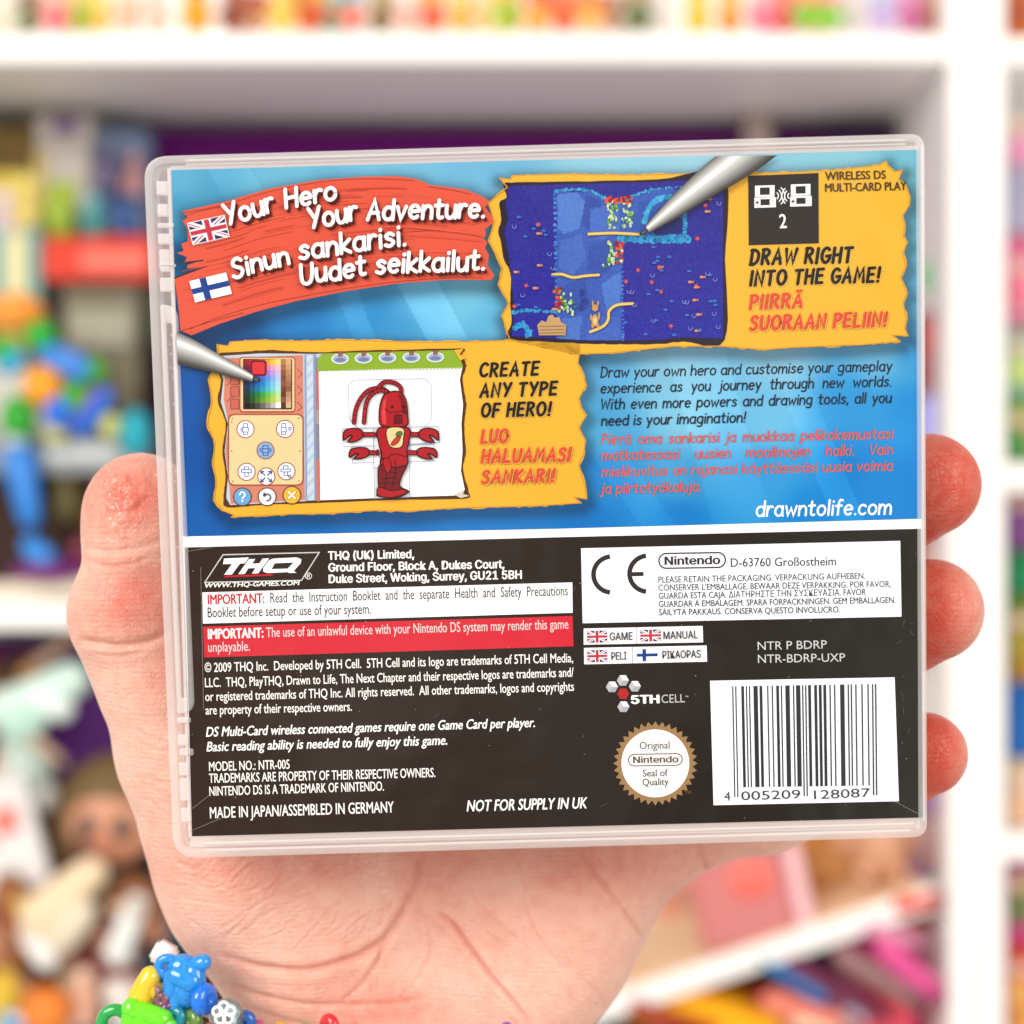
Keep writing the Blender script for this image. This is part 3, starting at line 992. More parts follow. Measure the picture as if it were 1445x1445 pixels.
n.poly(C([(905, 588), (944, 570), (938, 585), (962, 592), (930, 600)]), (225, 215, 200))
n.build('screenshot_picture', sheet, 'drawing pad game screenshot with palette and keypad')

lb = Art(16)
GL = (150, 160, 205)
for ln in ([(522, 190), (540, 171), (800, 166), (822, 188), (824, 312), (802, 341), (556, 345), (524, 312)], [(500, 348), (612, 345), (612, 410), (502, 412)],
           [(742, 342), (850, 339), (852, 398), (744, 404)], [(534, 412), (614, 410), (614, 470), (536, 473)], [(744, 406), (832, 402), (834, 464), (744, 468)],
           [(612, 345), (742, 342), (744, 486), (614, 490)], [(614, 490), (744, 486), (744, 596), (618, 601)]):
    lb.stroke(C(ln), 1.0, GL, closed=True)
LR, LD, LM = (186, 24, 36), (58, 4, 12), (128, 12, 24)


def blob(pts, col=LR, w_=2.0, sm=5):
    q = spline(C(pts), sm, True)
    lb.poly(q, col)
    lb.stroke(q, w_, LD, closed=True)


for ln in ([(664, 214), (640, 202), (600, 206), (568, 236), (548, 280), (542, 326)], [(668, 220), (640, 208), (606, 224), (586, 260), (578, 326)], [(712, 226), (712, 200), (690, 182), (655, 178), (632, 196)]):
    q = spline(C(ln), 8)
    lb.stroke(q, 6.6, LD)
    lb.stroke(q, 4.0, LR)
    for a_ in range(2, len(q) - 1, 3):
        nn_ = np.array([-(q[a_ + 1] - q[a_])[1], (q[a_ + 1] - q[a_])[0]])
        nn_ = nn_ / np.linalg.norm(nn_)
        lb.stroke([q[a_] - nn_ * 2.2, q[a_] + nn_ * 2.2], 1.0, LD, cap=False)
for y_, r_, xs in ((369, 30, ((540, 612), (812, 742))), (435, 25, ((562, 614), (806, 742)))):
    for cx, bx in xs:
        s_ = 1 if cx < 650 else -1
        lb.stroke(C([(bx, y_), (cx + 20 * s_, y_)]), 7.4, LD)
        lb.stroke(C([(bx, y_), (cx + 20 * s_, y_)]), 4.6, LR)
        lb.stroke(C([(bx + 14 * s_, y_ - 6), (bx + 14 * s_, y_ + 6)]), 5, LM)
        blob([(cx + 32 * s_, y_ - 12), (cx + 8 * s_, y_ - r_ * .75), (cx - 24 * s_, y_ - r_ * .6), (cx - 36 * s_, y_ - 4), (cx - 36 * s_, y_ + r_ * .7), (cx - 14 * s_, y_ + 4),
              (cx - 4 * s_, y_ + 6), (cx - 20 * s_, y_ + r_ * .9), (cx + 10 * s_, y_ + r_ * .8), (cx + 32 * s_, y_ + 10)], sm=4)
blob([(634, 345), (632, 400), (642, 440), (640, 480), (690, 492), (736, 478), (734, 430), (742, 390), (738, 345)])
blob([(636, 480), (630, 540), (634, 575), (628, 592), (700, 596), (738, 580), (736, 572), (708, 556), (716, 520), (732, 482), (690, 490)], LM)
blob([(632, 560), (630, 590), (680, 598), (735, 580), (720, 568), (676, 572)], LR, 1.6)
for ln in ([(640, 455), (660, 480), (656, 560)], [(690, 460), (694, 500), (680, 560)], [(642, 530), (700, 526)], [(636, 420), (650, 460), (690, 440), (736, 452)], [(650, 500), (700, 510)], [(640, 545), (700, 545)]):
    lb.stroke(spline(C(ln), 5), 1.3, LD)
blob([(648, 478), (652, 455), (672, 462), (676, 490), (664, 510)], LR, 1.2)
blob([(640, 335), (634, 290), (640, 250), (655, 222), (690, 212), (716, 220), (732, 250), (737, 300), (735, 335), (690, 342)])
lb.poly(C([(646, 330), (642, 290), (648, 250), (660, 232), (656, 280), (660, 332)]), (232, 70, 72))
lb.poly(C([(700, 222), (718, 228), (730, 260), (734, 300), (716, 290), (712, 250)]), LM)
for p in ((681, 268), (723, 268)):
    lb.disk(C(*p), 2.2, 2.2, LD, 10)
lb.stroke(C([(655, 275), (672, 290), (715, 284), (735, 292)]), 1.2, LD)
lb.poly(C([(684, 332), (690, 296), (716, 294), (720, 330)]), LM)
for yy in (302, 311, 320, 329):
    lb.stroke(C([(686, yy), (718, yy - 2)]), 1.1, LD)
blob([(662, 348), (720, 346), (722, 380), (716, 412), (690, 418), (668, 404)], (245, 222, 160), 1.2, 3)
blob([(676, 406), (686, 388), (700, 376), (712, 374), (706, 394), (690, 408)], (205, 60, 55), .8)
blob([(694, 372), (700, 360), (714, 358), (718, 368), (708, 376)], (80, 130, 60), .8)
lb.build('drawn_figure', sheet, 'red lobster figure with four claw arms')
stylus('stylus_picture', A(462, 990), spline(A([(141, 800), (220, 838), (320, 897), (400, 944), (440, 970)]), 6), spline(A([(145, 928), (230, 948), (320, 970), (400, 990), (438, 999)]), 6), 'grey stylus pointing down right')
bold_caps([('CREATE', (994, 158), (1214, 152), 46, BLK), ('ANY TYPE', (996, 232), (1280, 224), 46, BLK), ('OF HERO!', (1000, 305), (1258, 298), 46, BLK),
           ('LUO', (1000, 400), (1102, 398), 46, RDT), ('HALUAMASI', (1002, 471), (1330, 465), 46, RDT), ('SANKARI!', (1002, 546), (1272, 540), 44, RDT)], C, .3875, 'panel_slogan', 'black and red capitals beside the drawing pad screenshot')

# ---- story text on the blue
bt = Art(2)
INKB = (28, 32, 48)
s_ = .36
k1 = None
for txt, p, q in [('Draw your own hero and customise your gameplay', (130, 146), (1274, 120)), ('experience as you journey through new worlds.', (130, 208), (1272, 180)),
                  ('With even more powers and drawing tools, all you', (130, 271), (1272, 244)), ('need is your imagination!', (133, 335), (700, 321))]:
    r_ = bt.hand_text(D(*p), D(*q), txt, 40 * s_, 2.05, INKB, shear=.14, asp=k1 if p[0] == 130 else None)
    k1 = k1 or r_ * .98
bt.build('story_text', sheet, 'dark handwritten paragraph')
bt = Art(2)
for off, col in (((1.8, 2.0), (150, 190, 230)), ((0, 0), (232, 92, 82))):
    k1 = None
    for txt, p, q in [('mielikuvitus on rajanasi käyttäessäsi uusia voimia', (133, 534), (1275, 509)), ('Piirrä oma sankarisi ja muokkaa pelikokemustasi', (133, 408), (1277, 384)),
                      ('matkatessasi uusien maailmojen halki. Vain', (133, 470), (1276, 446)), ('ja piirtotyökaluja.', (133, 600), (525, 591))]:
        r_ = bt.hand_text(D(p[0] + off[0], p[1] + off[1]), D(q[0] + off[0], q[1] + off[1]), txt, 39 * s_, 1.9, col, shear=.14, asp=k1 if q[0] > 600 else None)
        k1 = k1 or r_
bt.build('story_text', sheet, 'red handwritten paragraph')
bt = Art(2)
bt.hand_text(D(738, 690), D(1272, 681), 'drawntolife.com', 58 * s_, 2.9, (250, 250, 252), shear=.12)
bt.build('web_address', sheet, 'white web address')

# ---- black lower panel
bk = Art(1)
bot = [(271, 1180), (1302, 1153.5)]
Pk = coons([(260.5, 772.5), (790, 758), (1299.5, 746)], bot, tween((260.5, 772.5), (271, 1180), 8), tween((1299.5, 746), (1302, 1153.5), 8), 40, 90)
ck = np.tile(np.array([50., 30, 21]), (40 * 90, 1))
fx = (Pk.reshape(-1, 2)[:, 0] - 260) / 1040
ck = ck * (1 - fx[:, None]) + np.array([33., 31, 25]) * fx[:, None]
bk.grid(Pk, ck.reshape(40, 90, 3))
bk.build('black_panel', sheet)
WT = (244, 242, 240)
lg = Art(2)
es = .415
para = E([(118, 197), (180, 103), (507, 95), (447, 190)])
lg.stroke(para, 1.6, (225, 225, 225), closed=True)


def lg_poly(pts, col=(250, 250, 250)):
    lg.poly(E(pts), col)


lg_poly([(184, 116), (268, 112), (254, 132), (238, 133), (210, 170), (184, 171), (211, 134), (180, 135)])
lg_poly([(268, 118), (290, 117), (279, 133), (304, 132), (314, 116), (337, 115), (300, 166), (278, 167), (291, 148), (266, 149), (254, 168), (232, 169)])
lg_poly([(350, 116), (430, 112), (446, 118), (444, 132), (420, 158), (430, 164), (406, 165), (400, 162), (330, 165), (316, 160), (318, 146), (336, 122)])
lg_poly([(356, 132), (420, 129), (400, 150), (345, 152)], (46, 40, 36))
lg_poly([(188, 174), (352, 168), (346, 174), (184, 180)], (214, 30, 44))
lg.text(E(459, 187), E(483, 186), '®', 22 * es, WT)
lg.text(E(115, 215), E(438, 206), 'WWW.THQ-GAMES.COM', 15 * es, WT, bold=.03, shear=.25)
lg.build('publisher_logo', sheet, 'white slanted letters in a slanted frame over a red bar')
tb = Art(2)
for txt, p, q in (('THQ (UK) Limited,', (537, 120), (830, 114)), ('Ground Floor, Block A, Dukes Court,', (538, 160), (1137, 148)), ('Duke Street, Woking, Surrey, GU21 5BH', (539, 199), (1196, 184))):
    tb.text(E(*p), E(*q), txt, 28 * es, WT, 'inter', .03)
tb.build('address_text', sheet)
nb = Art(2)
nb.poly(E([(110, 231), (1367, 197), (1368, 300), (112, 337)]), (250, 250, 252))
nb.text(E(128, 272), E(322, 267), 'IMPORTANT:', 33 * es, (226, 44, 60), bold=.04)
nb.text(E(341, 266), E(1352, 241), 'Read  the  Instruction  Booklet  and  the  separate  Health  and  Safety  Precautions', 34 * es, (74, 68, 72), bold=.012)
nb.text(E(128, 316), E(683, 303), 'Booklet before setup or use of your system.', 34 * es, (74, 68, 72), bold=.012)
nb.build('notice_box', sheet, 'white notice box')
nb = Art(2)
nb.poly(E([(112, 347), (1368, 311), (1371, 414), (116, 452)]), (228, 42, 60))
nb.text(E(129, 389), E(318, 384), 'IMPORTANT:', 33 * es, WT, bold=.04)
nb.text(E(327, 383), E(1354, 354), 'The use of an unlawful device with your Nintendo DS system may render this game', 33 * es, (250, 225, 225), bold=.012)
nb.text(E(130, 433), E(272, 429), 'unplayable.', 33 * es, (250, 225, 225), bold=.012)
nb.build('notice_box', sheet, 'red notice box')
tb = Art(2)
for txt, p, q in (('© 2009 THQ Inc.  Developed by 5TH Cell.  5TH Cell and its logo are trademarks of 5TH Cell Media,', (118, 502), (1370, 468)),
                  ('LLC.  THQ, PlayTHQ, Drawn to Life, The Next Chapter and their respective logos are trademarks and/', (119, 553), (1372, 517)),
                  ('or registered trademarks of THQ Inc. All rights reserved.  All other trademarks, logos and copyrights', (120, 600), (1373, 565)),
                  ('are property of their respective owners.', (121, 646), (618, 633))):
    tb.text(E(*p), E(*q), txt, 31 * es, WT, bold=.012)
tb.build('legal_text', sheet, 'small white trademark paragraph')
tb = Art(2)
for txt, p, q in (('DS Multi-Card wireless connected games require one Game Card per player.', (122, 721), (1240, 688)), ('Basic reading ability is needed to fully enjoy this game.', (124, 771), (942, 748))):
    tb.text(E(*p), E(*q), txt, 32 * es, (250, 250, 250), bold=.022, shear=.18)
tb.build('legal_text', sheet, 'white bold italic lines')
tb = Art(2)
for txt, p, q, cap in (('MODEL NO.: NTR-005', (133, 838), (407, 830), 31), ('TRADEMARKS ARE PROPERTY OF THEIR RESPECTIVE OWNERS.', (133, 878), (902, 858), 31),
                       ('NINTENDO DS IS A TRADEMARK OF NINTENDO.', (134, 922), (727, 904), 31), ('MADE IN JAPAN/ASSEMBLED IN GERMANY', (136, 998), (761, 978), 37)):
    tb.text(E(*p), E(*q), txt, cap * es, WT, bold=.016)
tb.build('legal_text', sheet, 'white condensed capitals')
tb = Art(2)
tb.text(E(1008, 975), E(1416, 964), 'NOT FOR SUPPLY IN UK', 37 * es, (250, 250, 250), bold=.022, shear=.15)
tb.build('legal_text', sheet, 'white bold italic capitals, not for supply')

# ---- white approval panel
fs = .3737
GY_ = (72, 72, 80)


def oval_word(a, crop, s_, x0, y0, x1, y1, b0, b1, cap, col, lw):
    r_ = (y1 - y0) / 2
    q = np.vstack([ell(x1 - r_, (y0 + y1) / 2, r_, r_, -90, 90, 14), ell(x0 + r_, (y0 + y1) / 2, r_, r_, 90, 270, 14)])
    q = q - np.array([0, 1.0]) * ((q[:, :1] - x0) * .016)
    a.stroke(crop(q), lw, col, closed=True)
    a.text(crop(*b0), crop(*b1), 'Nintendo', cap * s_, col, 'inter', .03)


ap = Art(2)
ap.poly(F([(80, 90), (1285, 62), (1290, 348), (86, 373)]), (240, 242, 250))
CEK = (52, 46, 46)
ap.stroke(F(ell(197, 189, 70, 68, 96, 264, 24)), 18 * fs, CEK, cap=False)
ap.stroke(F(ell(333, 186, 70, 68, 96, 264, 24)), 18 * fs, CEK, cap=False)
ap.stroke(F([(268, 188), (316, 187)]), 16 * fs, CEK, cap=False)
oval_word(ap, F, fs, 374, 110, 625, 166, (395, 153), (606, 149), 31, CEK, 2.1)
ap.text(F(645, 160), F(1043, 154), 'D-63760 Großostheim', 32 * fs, GY_, bold=.012)
for txt, p, q in (('PLEASE RETAIN THE PACKAGING. VERPACKUNG AUFHEBEN.', (372, 220), (1153, 205)), ("CONSERVER L'EMBALLAGE. BEWAAR DEZE VERPAKKING. POR FAVOR,", (372, 250), (1250, 236)),
                  ('GUARDA ESTA CAJA. ΔΙΑΤΗΡΗΣΤΕ ΤΗΝ ΣΥΣΚΕΥΑΣΙΑ. FAVOR', (373, 281), (1156, 266)), ('GUARDAR A EMBALAGEM. SPARA FÖRPACKNINGEN. GEM EMBALLAGEN.', (373, 312), (1267, 296)),
                  ('SÄILYTÄ PAKKAUS. CONSERVA QUESTO INVOLUCRO.', (374, 343), (1058, 332))):
    ap.text(F(*p), F(*q), txt, 23 * fs, GY_, bold=.01)
ap.build('approval_panel', sheet, 'white panel with conformity mark and packaging notice')

lp = Art(2)
for q in ([(90, 393), (539, 383), (541, 445), (90, 454)], [(91, 466), (554, 457), (556, 518), (92, 528)]):
    lp.poly(F(q), (246, 247, 252))
for p, q in (((290, 389), (290, 450)), ((274, 463), (274, 524))):
    lp.stroke(F([p, q]), .8, (120, 120, 130))
flag_uk(lp, F([(102, 402), (178, 400), (179, 445), (103, 447)]))
flag_uk(lp, F([(303, 398), (381, 396), (382, 440), (304, 442)]))
flag_uk(lp, F([(103, 475), (178, 473), (179, 518), (104, 520)]))
flag_fi(lp, F([(290, 471), (368, 469), (369, 514), (291, 516)]))
for txt, p, q in (('GAME', (188, 437), (275, 435)), ('MANUAL', (391, 433), (521, 429)), ('PELI', (194, 511), (252, 509)), ('PIKAOPAS', (387, 506), (532, 502))):
    lp.text(F(*p), F(*q), txt, 29 * fs, (70, 66, 72), 'inter', .014)
lp.build('language_table', sheet, 'white language boxes with small flags')
cd = Art(2)
cd.text(F(747, 474), F(1008, 468), 'NTR P BDRP', 31 * fs, (225, 228, 230))
cd.text(F(748, 523), F(1077, 517), 'NTR-BDRP-UXP', 31 * fs, (225, 228, 230))
cd.build('code_text', sheet)
hx = Art(2)
for cx, cy, red in ((238, 589, 0), (197, 613, 0), (283, 611, 0), (240, 688, 0), (239, 639, 1)):
    t_ = np.radians(np.arange(6) * 60 + (0 if red else 0))
    q = np.stack([cx + 23 * np.cos(t_), cy + 23 * np.sin(t_)], 1)
    hx.poly(F(q), (196, 40, 48) if red else (226, 228, 232))
    if not red:
        hx.poly(F([q[0], q[1], q[2], (cx, cy)]), (186, 188, 196))
        hx.poly(F([q[3], q[4], (cx, cy), q[2]]), (206, 208, 214))
hx.text(F(268, 677), F(377, 674), '5TH', 31 * fs, WT, 'inter', .045)
hx.text(F(384, 674), F(472, 671), 'CELL', 31 * fs, (214, 214, 216))
hx.text(F(474, 652), F(484, 652), 'TM', 5 * fs, WT)
hx.build('studio_logo', sheet, 'white and red hexagons with lettering')
sl = Art(2)
cx, cy = 360.5, 902
t_ = np.radians(np.arange(72) * 5.0)
rr_ = np.where(np.arange(72) % 2, 141, 159)
sl.poly(F(np.stack([cx + rr_ * np.cos(t_), cy + rr_ * np.sin(t_)], 1)), (172, 134, 92))
sl.poly(F(ell(cx, cy, 128, 128, 0, 354, 60)), (250, 249, 248))
sl.stroke(F(ell(cx, cy, 120, 120, 0, 354, 60)), .6, (170, 175, 200), closed=True)
SG = (104, 94, 86)
sl.text(F(301, 848), F(415, 846), 'Original', 27 * fs, SG, bold=.02)
oval_word(sl, F, fs, 259, 868, 462, 912, (276, 901), (448, 898), 25, (112, 94, 78), 1.6)
sl.text(F(313, 952), F(408, 950), 'Seal of', 26 * fs, SG, bold=.02)
sl.text(F(312, 986), F(411, 983), 'Quality', 26 * fs, SG, bold=.02)
sl.text(F(472, 1019), F(496, 1018), 'TM', 13 * fs, (130, 96, 60))
sl.build('quality_seal', sheet, 'brown toothed seal with white disc')
bc = Art(2)
bc.poly(F([(567, 590), (1264, 577), (1280, 1045), (580, 1060)]), (240, 242, 250))
Lc = ['0001101', '0011001', '0010011', '0111101', '0100011', '0110001', '0101111', '0111011', '0110111', '0001011']
Gc = [''.join('1' if c == '0' else '0' for c in s_)[::-1] for s_ in Lc]
Rc = [''.join('1' if c == '0' else '0' for c in s_) for s_ in Lc]
pat = 'LGLLGG'
bits = '101' + ''.join((Lc if pat[i] == 'L' else Gc)[int(d)] for i, d in enumerate('005209')) + '01010' + ''.join(Rc[int(d)] for d in '128087') + '101'
i = 0
while i < 95:
    if bits[i] == '1':
        j = i
        while j < 95 and bits[j] == '1':
            j += 1
        guard = i < 3 or i >= 92 or 45 <= i < 50
        yb = 1030 if guard else 993
        x0, x1 = i / 95, j / 95 - .0012
        P4 = [(650 + 545 * x0, 611 - 9 * x0), (650 + 545 * x1, 611 - 9 * x1), (658 + 541 * x1, yb - 8 * x1), (658 + 541 * x0, yb - 8 * x0)]
        bc.poly(F(P4), (50, 56, 62))
        i = j
    i += 1
for txt, p, q in (('4', (621, 1043), (644, 1042)), ('005209', (685, 1041), (908, 1034)), ('128087', (960, 1037), (1172, 1028))):
    bc.text(F(*p), F(*q), txt, 33 * fs, (62, 66, 74))
bc.build('barcode_label', sheet, 'white barcode label with digits')
# dust and hair scratches on the film over the dark print
dk = Art(9)
rd = np.random.RandomState(21)
for i in range(70):
    p = np.array([rd.uniform(270, 1298), rd.uniform(770, 1165)])
    dk.disk(p, rd.uniform(.3, .8), rd.uniform(.3, .8), (190, 188, 184), 7)
for i in range(26):
    p = np.array([rd.uniform(290, 1280), rd.uniform(785, 1140)]) if i > 8 else np.array([rd.uniform(1270, 1284), rd.uniform(800, 1100)])
    a_ = rd.uniform(0, math.pi)
    l_ = rd.uniform(3, 12)
    dk.stroke([p, p + l_ * np.array([math.cos(a_), math.sin(a_)])], .35, (120, 118, 114), cap=False)
for p, q in (((272, 1140), (300, 1118)), ((268, 1172), (322, 1150)), ((262, 778), (300, 772)), ((1262, 1130), (1300, 1150)), ((265, 960), (268, 1100)), ((284, 800), (288, 1000)), ((1296, 790), (1299, 1120))):
    dk.stroke([p, q], .5, (165, 162, 158), cap=False)
dk.build('film_scuff', sheet, 'fine dust and scratches')
# ------------------------------------------------------------------ the clear case round the sheet
shell_m = bpy.data.materials.new('milky_plastic')
shell_m.use_nodes = True
_nt = shell_m.node_tree
_b = _nt.nodes['Principled BSDF']
_b.inputs['Base Color'].default_value = (0.96, 0.955, 0.95, 1)
_b.inputs['Roughness'].default_value = 0.12
_b.inputs['Specular IOR Level'].default_value = 0.5
_tr = _nt.nodes.new('ShaderNodeBsdfTransparent')
_tr.inputs[0].default_value = (0.97, 0.95, 0.95, 1)
_tl = _nt.nodes.new('ShaderNodeBsdfTranslucent')
_tl.inputs[0].default_value = (0.95, 0.92, 0.91, 1)
_m1 = _nt.nodes.new('ShaderNodeMixShader')
_m2 = _nt.nodes.new('ShaderNodeMixShader')
_m1.inputs[0].default_value = 0.3
_m2.inputs[0].default_value = 0.64
_nt.links.new(_b.outputs[0], _m1.inputs[1])
_nt.links.new(_tl.outputs[0], _m1.inputs[2])
_nt.links.new(_m1.outputs[0], _m2.inputs[1])
_nt.links.new(_tr.outputs[0], _m2.inputs[2])
_nt.links.new(_m2.outputs[0], _nt.nodes['Material Output'].inputs['Surface'])
_tc = _nt.nodes.new('ShaderNodeTexCoord')
_nz = _nt.nodes.new('ShaderNodeTexNoise')
_nz.inputs['Scale'].default_value = 900
_bp = _nt.nodes.new('ShaderNodeBump')
_bp.inputs['Strength'].default_value = 0.06
_bp.inputs['Distance'].default_value = 0.0003
_nt.links.new(_tc.outputs['Object'], _nz.inputs['Vector'])
_nt.links.new(_nz.outputs['Fac'], _bp.inputs['Height'])
_nt.links.new(_bp.outputs['Normal'], _b.inputs['Normal'])


def rounded(corners, radii, k=8):
    """rounded polygon from corner points (counter-clockwise or clockwise) and radii"""
    c = np.asarray(corners, float)
    out = []
    m = len(c)
    for i in range(m):
        p, a, b_ = c[i], c[i - 1], c[(i + 1) % m]
        r = radii[i]
        u = (a - p) / np.linalg.norm(a - p)
        v = (b_ - p) / np.linalg.norm(b_ - p)
        for t in np.linspace(0, 1, k):
            out.append((1 - t) ** 2 * (p + u * r) + 2 * t * (1 - t) * (p) + t ** 2 * (p + v * r))
    return np.array(out)


def ring(name, rings, mat, parent, close_in=False):
    """sweep: consecutive outlines (n,3) joined by quads"""
    n = len(rings[0])
    v = np.vstack(rings)
    f = []
    for k in range(len(rings) - 1):
        for i in range(n):
            j = (i + 1) % n
            f.append((k * n + i, k * n + j, (k + 1) * n + j, (k + 1) * n + i))
    if close_in:
        k = len(rings) - 1
        for i in range(n):
            j = (i + 1) % n
            f.append((k * n + i, k * n + j, j, i))
    o = mesh_obj(name, v, f, mat, parent, True)
    bm = bmesh.new()
    bm.from_mesh(o.data)
    bmesh.ops.recalc_face_normals(bm, faces=bm.faces[:])
    bm.to_mesh(o.data)
    bm.free()
    o.data.set_sharp_from_angle(angle=RAD(30))
    return o


OUT = L([(202.5, 221), (1304.5, 188.5), (1308, 1181), (245, 1211)])


def inset(pts, d):
    """move an outline inwards by d (towards its own centre, straight-sided)"""
    c = pts.mean(0)
    nxt, prv = np.roll(pts, -1, 0), np.roll(pts, 1, 0)
    t = nxt - prv
    t /= np.linalg.norm(t, axis=1)[:, None]
    n_ = np.stack([-t[:, 1], t[:, 0]], 1)
    s_ = np.sign(((c - pts) * n_).sum(1))
    return pts + n_ * s_[:, None] * d


RADII = [.0042, .0026, .0026, .0042]
o0 = rounded(OUT, RADII)


def lv(pts, z):
    return np.column_stack([pts, np.full(len(pts), z)])


mm = 0.001
BACK = -14.2 * mm
body = ring('case_body', [lv(inset(o0, 1.5 * mm), -1.4 * mm), lv(inset(o0, 1.5 * mm), .1 * mm), lv(inset(o0, 1.35 * mm), .42 * mm), lv(inset(o0, 1.15 * mm), .5 * mm), lv(inset(o0, .35 * mm), .5 * mm), lv(inset(o0, .1 * mm), .38 * mm), lv(o0, .1 * mm), lv(o0, BACK + .8 * mm),
                          lv(inset(o0, .8 * mm), BACK), lv(inset(o0, 2.2 * mm), BACK), lv(inset(o0, 2.2 * mm), -1.4 * mm)], shell_m, case, True)
# back lid and front floor panels behind the sheet
inn = inset(o0, 2.25 * mm)


def plate(name, pts, z0, z1, mat=shell_m, bev=.25 * mm):
    rings = [lv(inset(pts, bev), z1), lv(pts, z1 - bev * np.sign(z1 - z0)), lv(pts, z0)]
    o = ring(name, rings, mat, case)
    bm = bmesh.new()
    bm.from_mesh(o.data)
    bmesh.ops.holes_fill(bm, edges=[e for e in bm.edges if e.is_boundary], sides=0)
    bmesh.ops.recalc_face_normals(bm, faces=bm.faces[:])
    bm.to_mesh(o.data)
    bm.free()
    o.data.set_sharp_from_angle(angle=RAD(30))
    return o


plate('back_panel', inn, BACK + 1.3 * mm, BACK + .1 * mm)
plate('front_panel', rounded(L([(239, 234), (1296, 205), (1299, 1170), (268, 1197)]), [.0004] * 4, 4), -1.3 * mm, -.12 * mm)
# ribs of the top and bottom rims
for y_l, y_r, x_l, x_r, nm in ((232.5, 203.5, 262, 1278, 'rim_rib'), (226.5, 197.5, 262, 1276, 'rim_rib'), (1199.5, 1171.5, 290, 1285, 'rim_rib'), (1190, 1162, 285, 1290, 'rim_rib')):
    q = L([(x_l, y_l - 1.4), (x_r, y_r - 1.4), (x_r, y_r + 1.4), (x_l, y_l + 1.4)])
    plate(nm, rounded(q, [.00015] * 4, 3), -.1 * mm, .28 * mm, bev=.1 * mm)


# hinge strip on the left: long raised bar, its slot, and the small latch blocks
def loc_rect(x0, y0, x1, y1):
    """rectangle along the case's left edge; x in px from that edge, y in px"""
    def pt(x_, y_):
        return (205 + (y_ - 235) * (40 / 955.) + x_, y_)
    return L([pt(x0, y0), pt(x1, y0), pt(x1, y1), pt(x0, y1)])


def frame_plate(name, outer, inner, z0, z1, bev=.25 * mm):
    """flat frame with an open slot: outer and inner outlines with equal point counts"""
    r = [lv(outer, z0), lv(outer, z1 - bev), lv(inset(outer, bev), z1), lv(inset(inner, -bev), z1), lv(inner, z1 - bev), lv(inner, z0)]
    return ring(name, r, shell_m, case, True)


frame_plate('hinge_bar', rounded(loc_rect(13, 430, 38, 1007), [.0005, .0026, .0026, .0005], 8), rounded(loc_rect(19.5, 456, 30, 985), [.0003, .0009, .0005, .0003], 8), -.6 * mm, .5 * mm)
plate('slot_strip', rounded(loc_rect(30.5, 470, 33.5, 640), [.0001] * 4, 3), .5 * mm, .62 * mm, bev=.05 * mm)
rs_ = random.Random(6)
for i in range(26):
    yy = rs_.uniform(470, 980)
    xx = rs_.uniform(20.5, 28)
    plate('glint_speck', rounded(loc_rect(xx, yy, xx + rs_.uniform(.8, 1.8), yy + rs_.uniform(1.5, 6)), [.00005] * 4, 3), -13.0 * mm + 12.4 * mm, -.45 * mm, bev=.03 * mm)
for y0, y1, x0, x1 in ((256, 276, 15, 31), (288, 306, 15, 30), (315, 322, 14, 38), (330, 345, 14, 32), (352, 384, 15, 30), (392, 412, 14, 33), (372, 378, 14, 38),
                       (1012, 1020, 12, 32), (1036, 1052, 12, 28), (1056, 1066, 14, 34), (1076, 1094, 12, 27), (1098, 1130, 12, 27), (1140, 1160, 12, 27)):
    plate('latch_block', rounded(loc_rect(x0, y0, x1, y1), [.0004] * 4, 4), -.1 * mm, .5 * mm, bev=.22 * mm)
# clear film edge standing beside the sheet
q = L([(236, 238), (240.5, 238), (270, 1182), (266, 1182)])
plate('film_edge', rounded(q, [.0001] * 4, 3), -.1 * mm, .2 * mm, bev=.08 * mm)
q = L([(1299.3, 206), (1303, 206), (1305, 1158), (1302.8, 1158)])
plate('film_edge', rounded(q, [.0001] * 4, 3), -.1 * mm, .25 * mm, bev=.08 * mm)
# ------------------------------------------------------------------ the hand: one surface grown from a distance field (millimetres)
def Wm(px, py, d):
    return W(px, py, d / 1000.0) * 1000.0


def cone(P, a, b, ra, rb):
    """distance to a capsule whose radius runs from ra to rb"""
    ab = b - a
    t = np.clip(((P - a) @ ab) / (ab @ ab), 0, 1).astype(np.float32)
    return np.linalg.norm(P - (a + t[:, None] * ab), axis=1) - (ra + (rb - ra) * t)


def ellip(P, c, r, ax=None):
    Q = P - c
    if ax is not None:
        Q = Q @ np.asarray(ax).T
    k0 = np.linalg.norm(Q / r, axis=1)
    k1 = np.linalg.norm(Q / (np.asarray(r) ** 2), axis=1)
    return k0 * (k0 - 1) / np.maximum(k1, 1e-6)


def smin(a, b, k):
    h = np.clip(0.5 + 0.5 * (b - a) / k, 0, 1)
    return b + (a - b) * h - k * h * (1 - h)


def chain(P, pts, k=2.0):
    d = None
    for (a, ra), (b, rb) in zip(pts[:-1], pts[1:]):
        c = cone(P, a, b, ra, rb)
        d = c if d is None else smin(d, c, k)
    return d


def J(px, py, d, r):
    return (Wm(px, py, d), r)


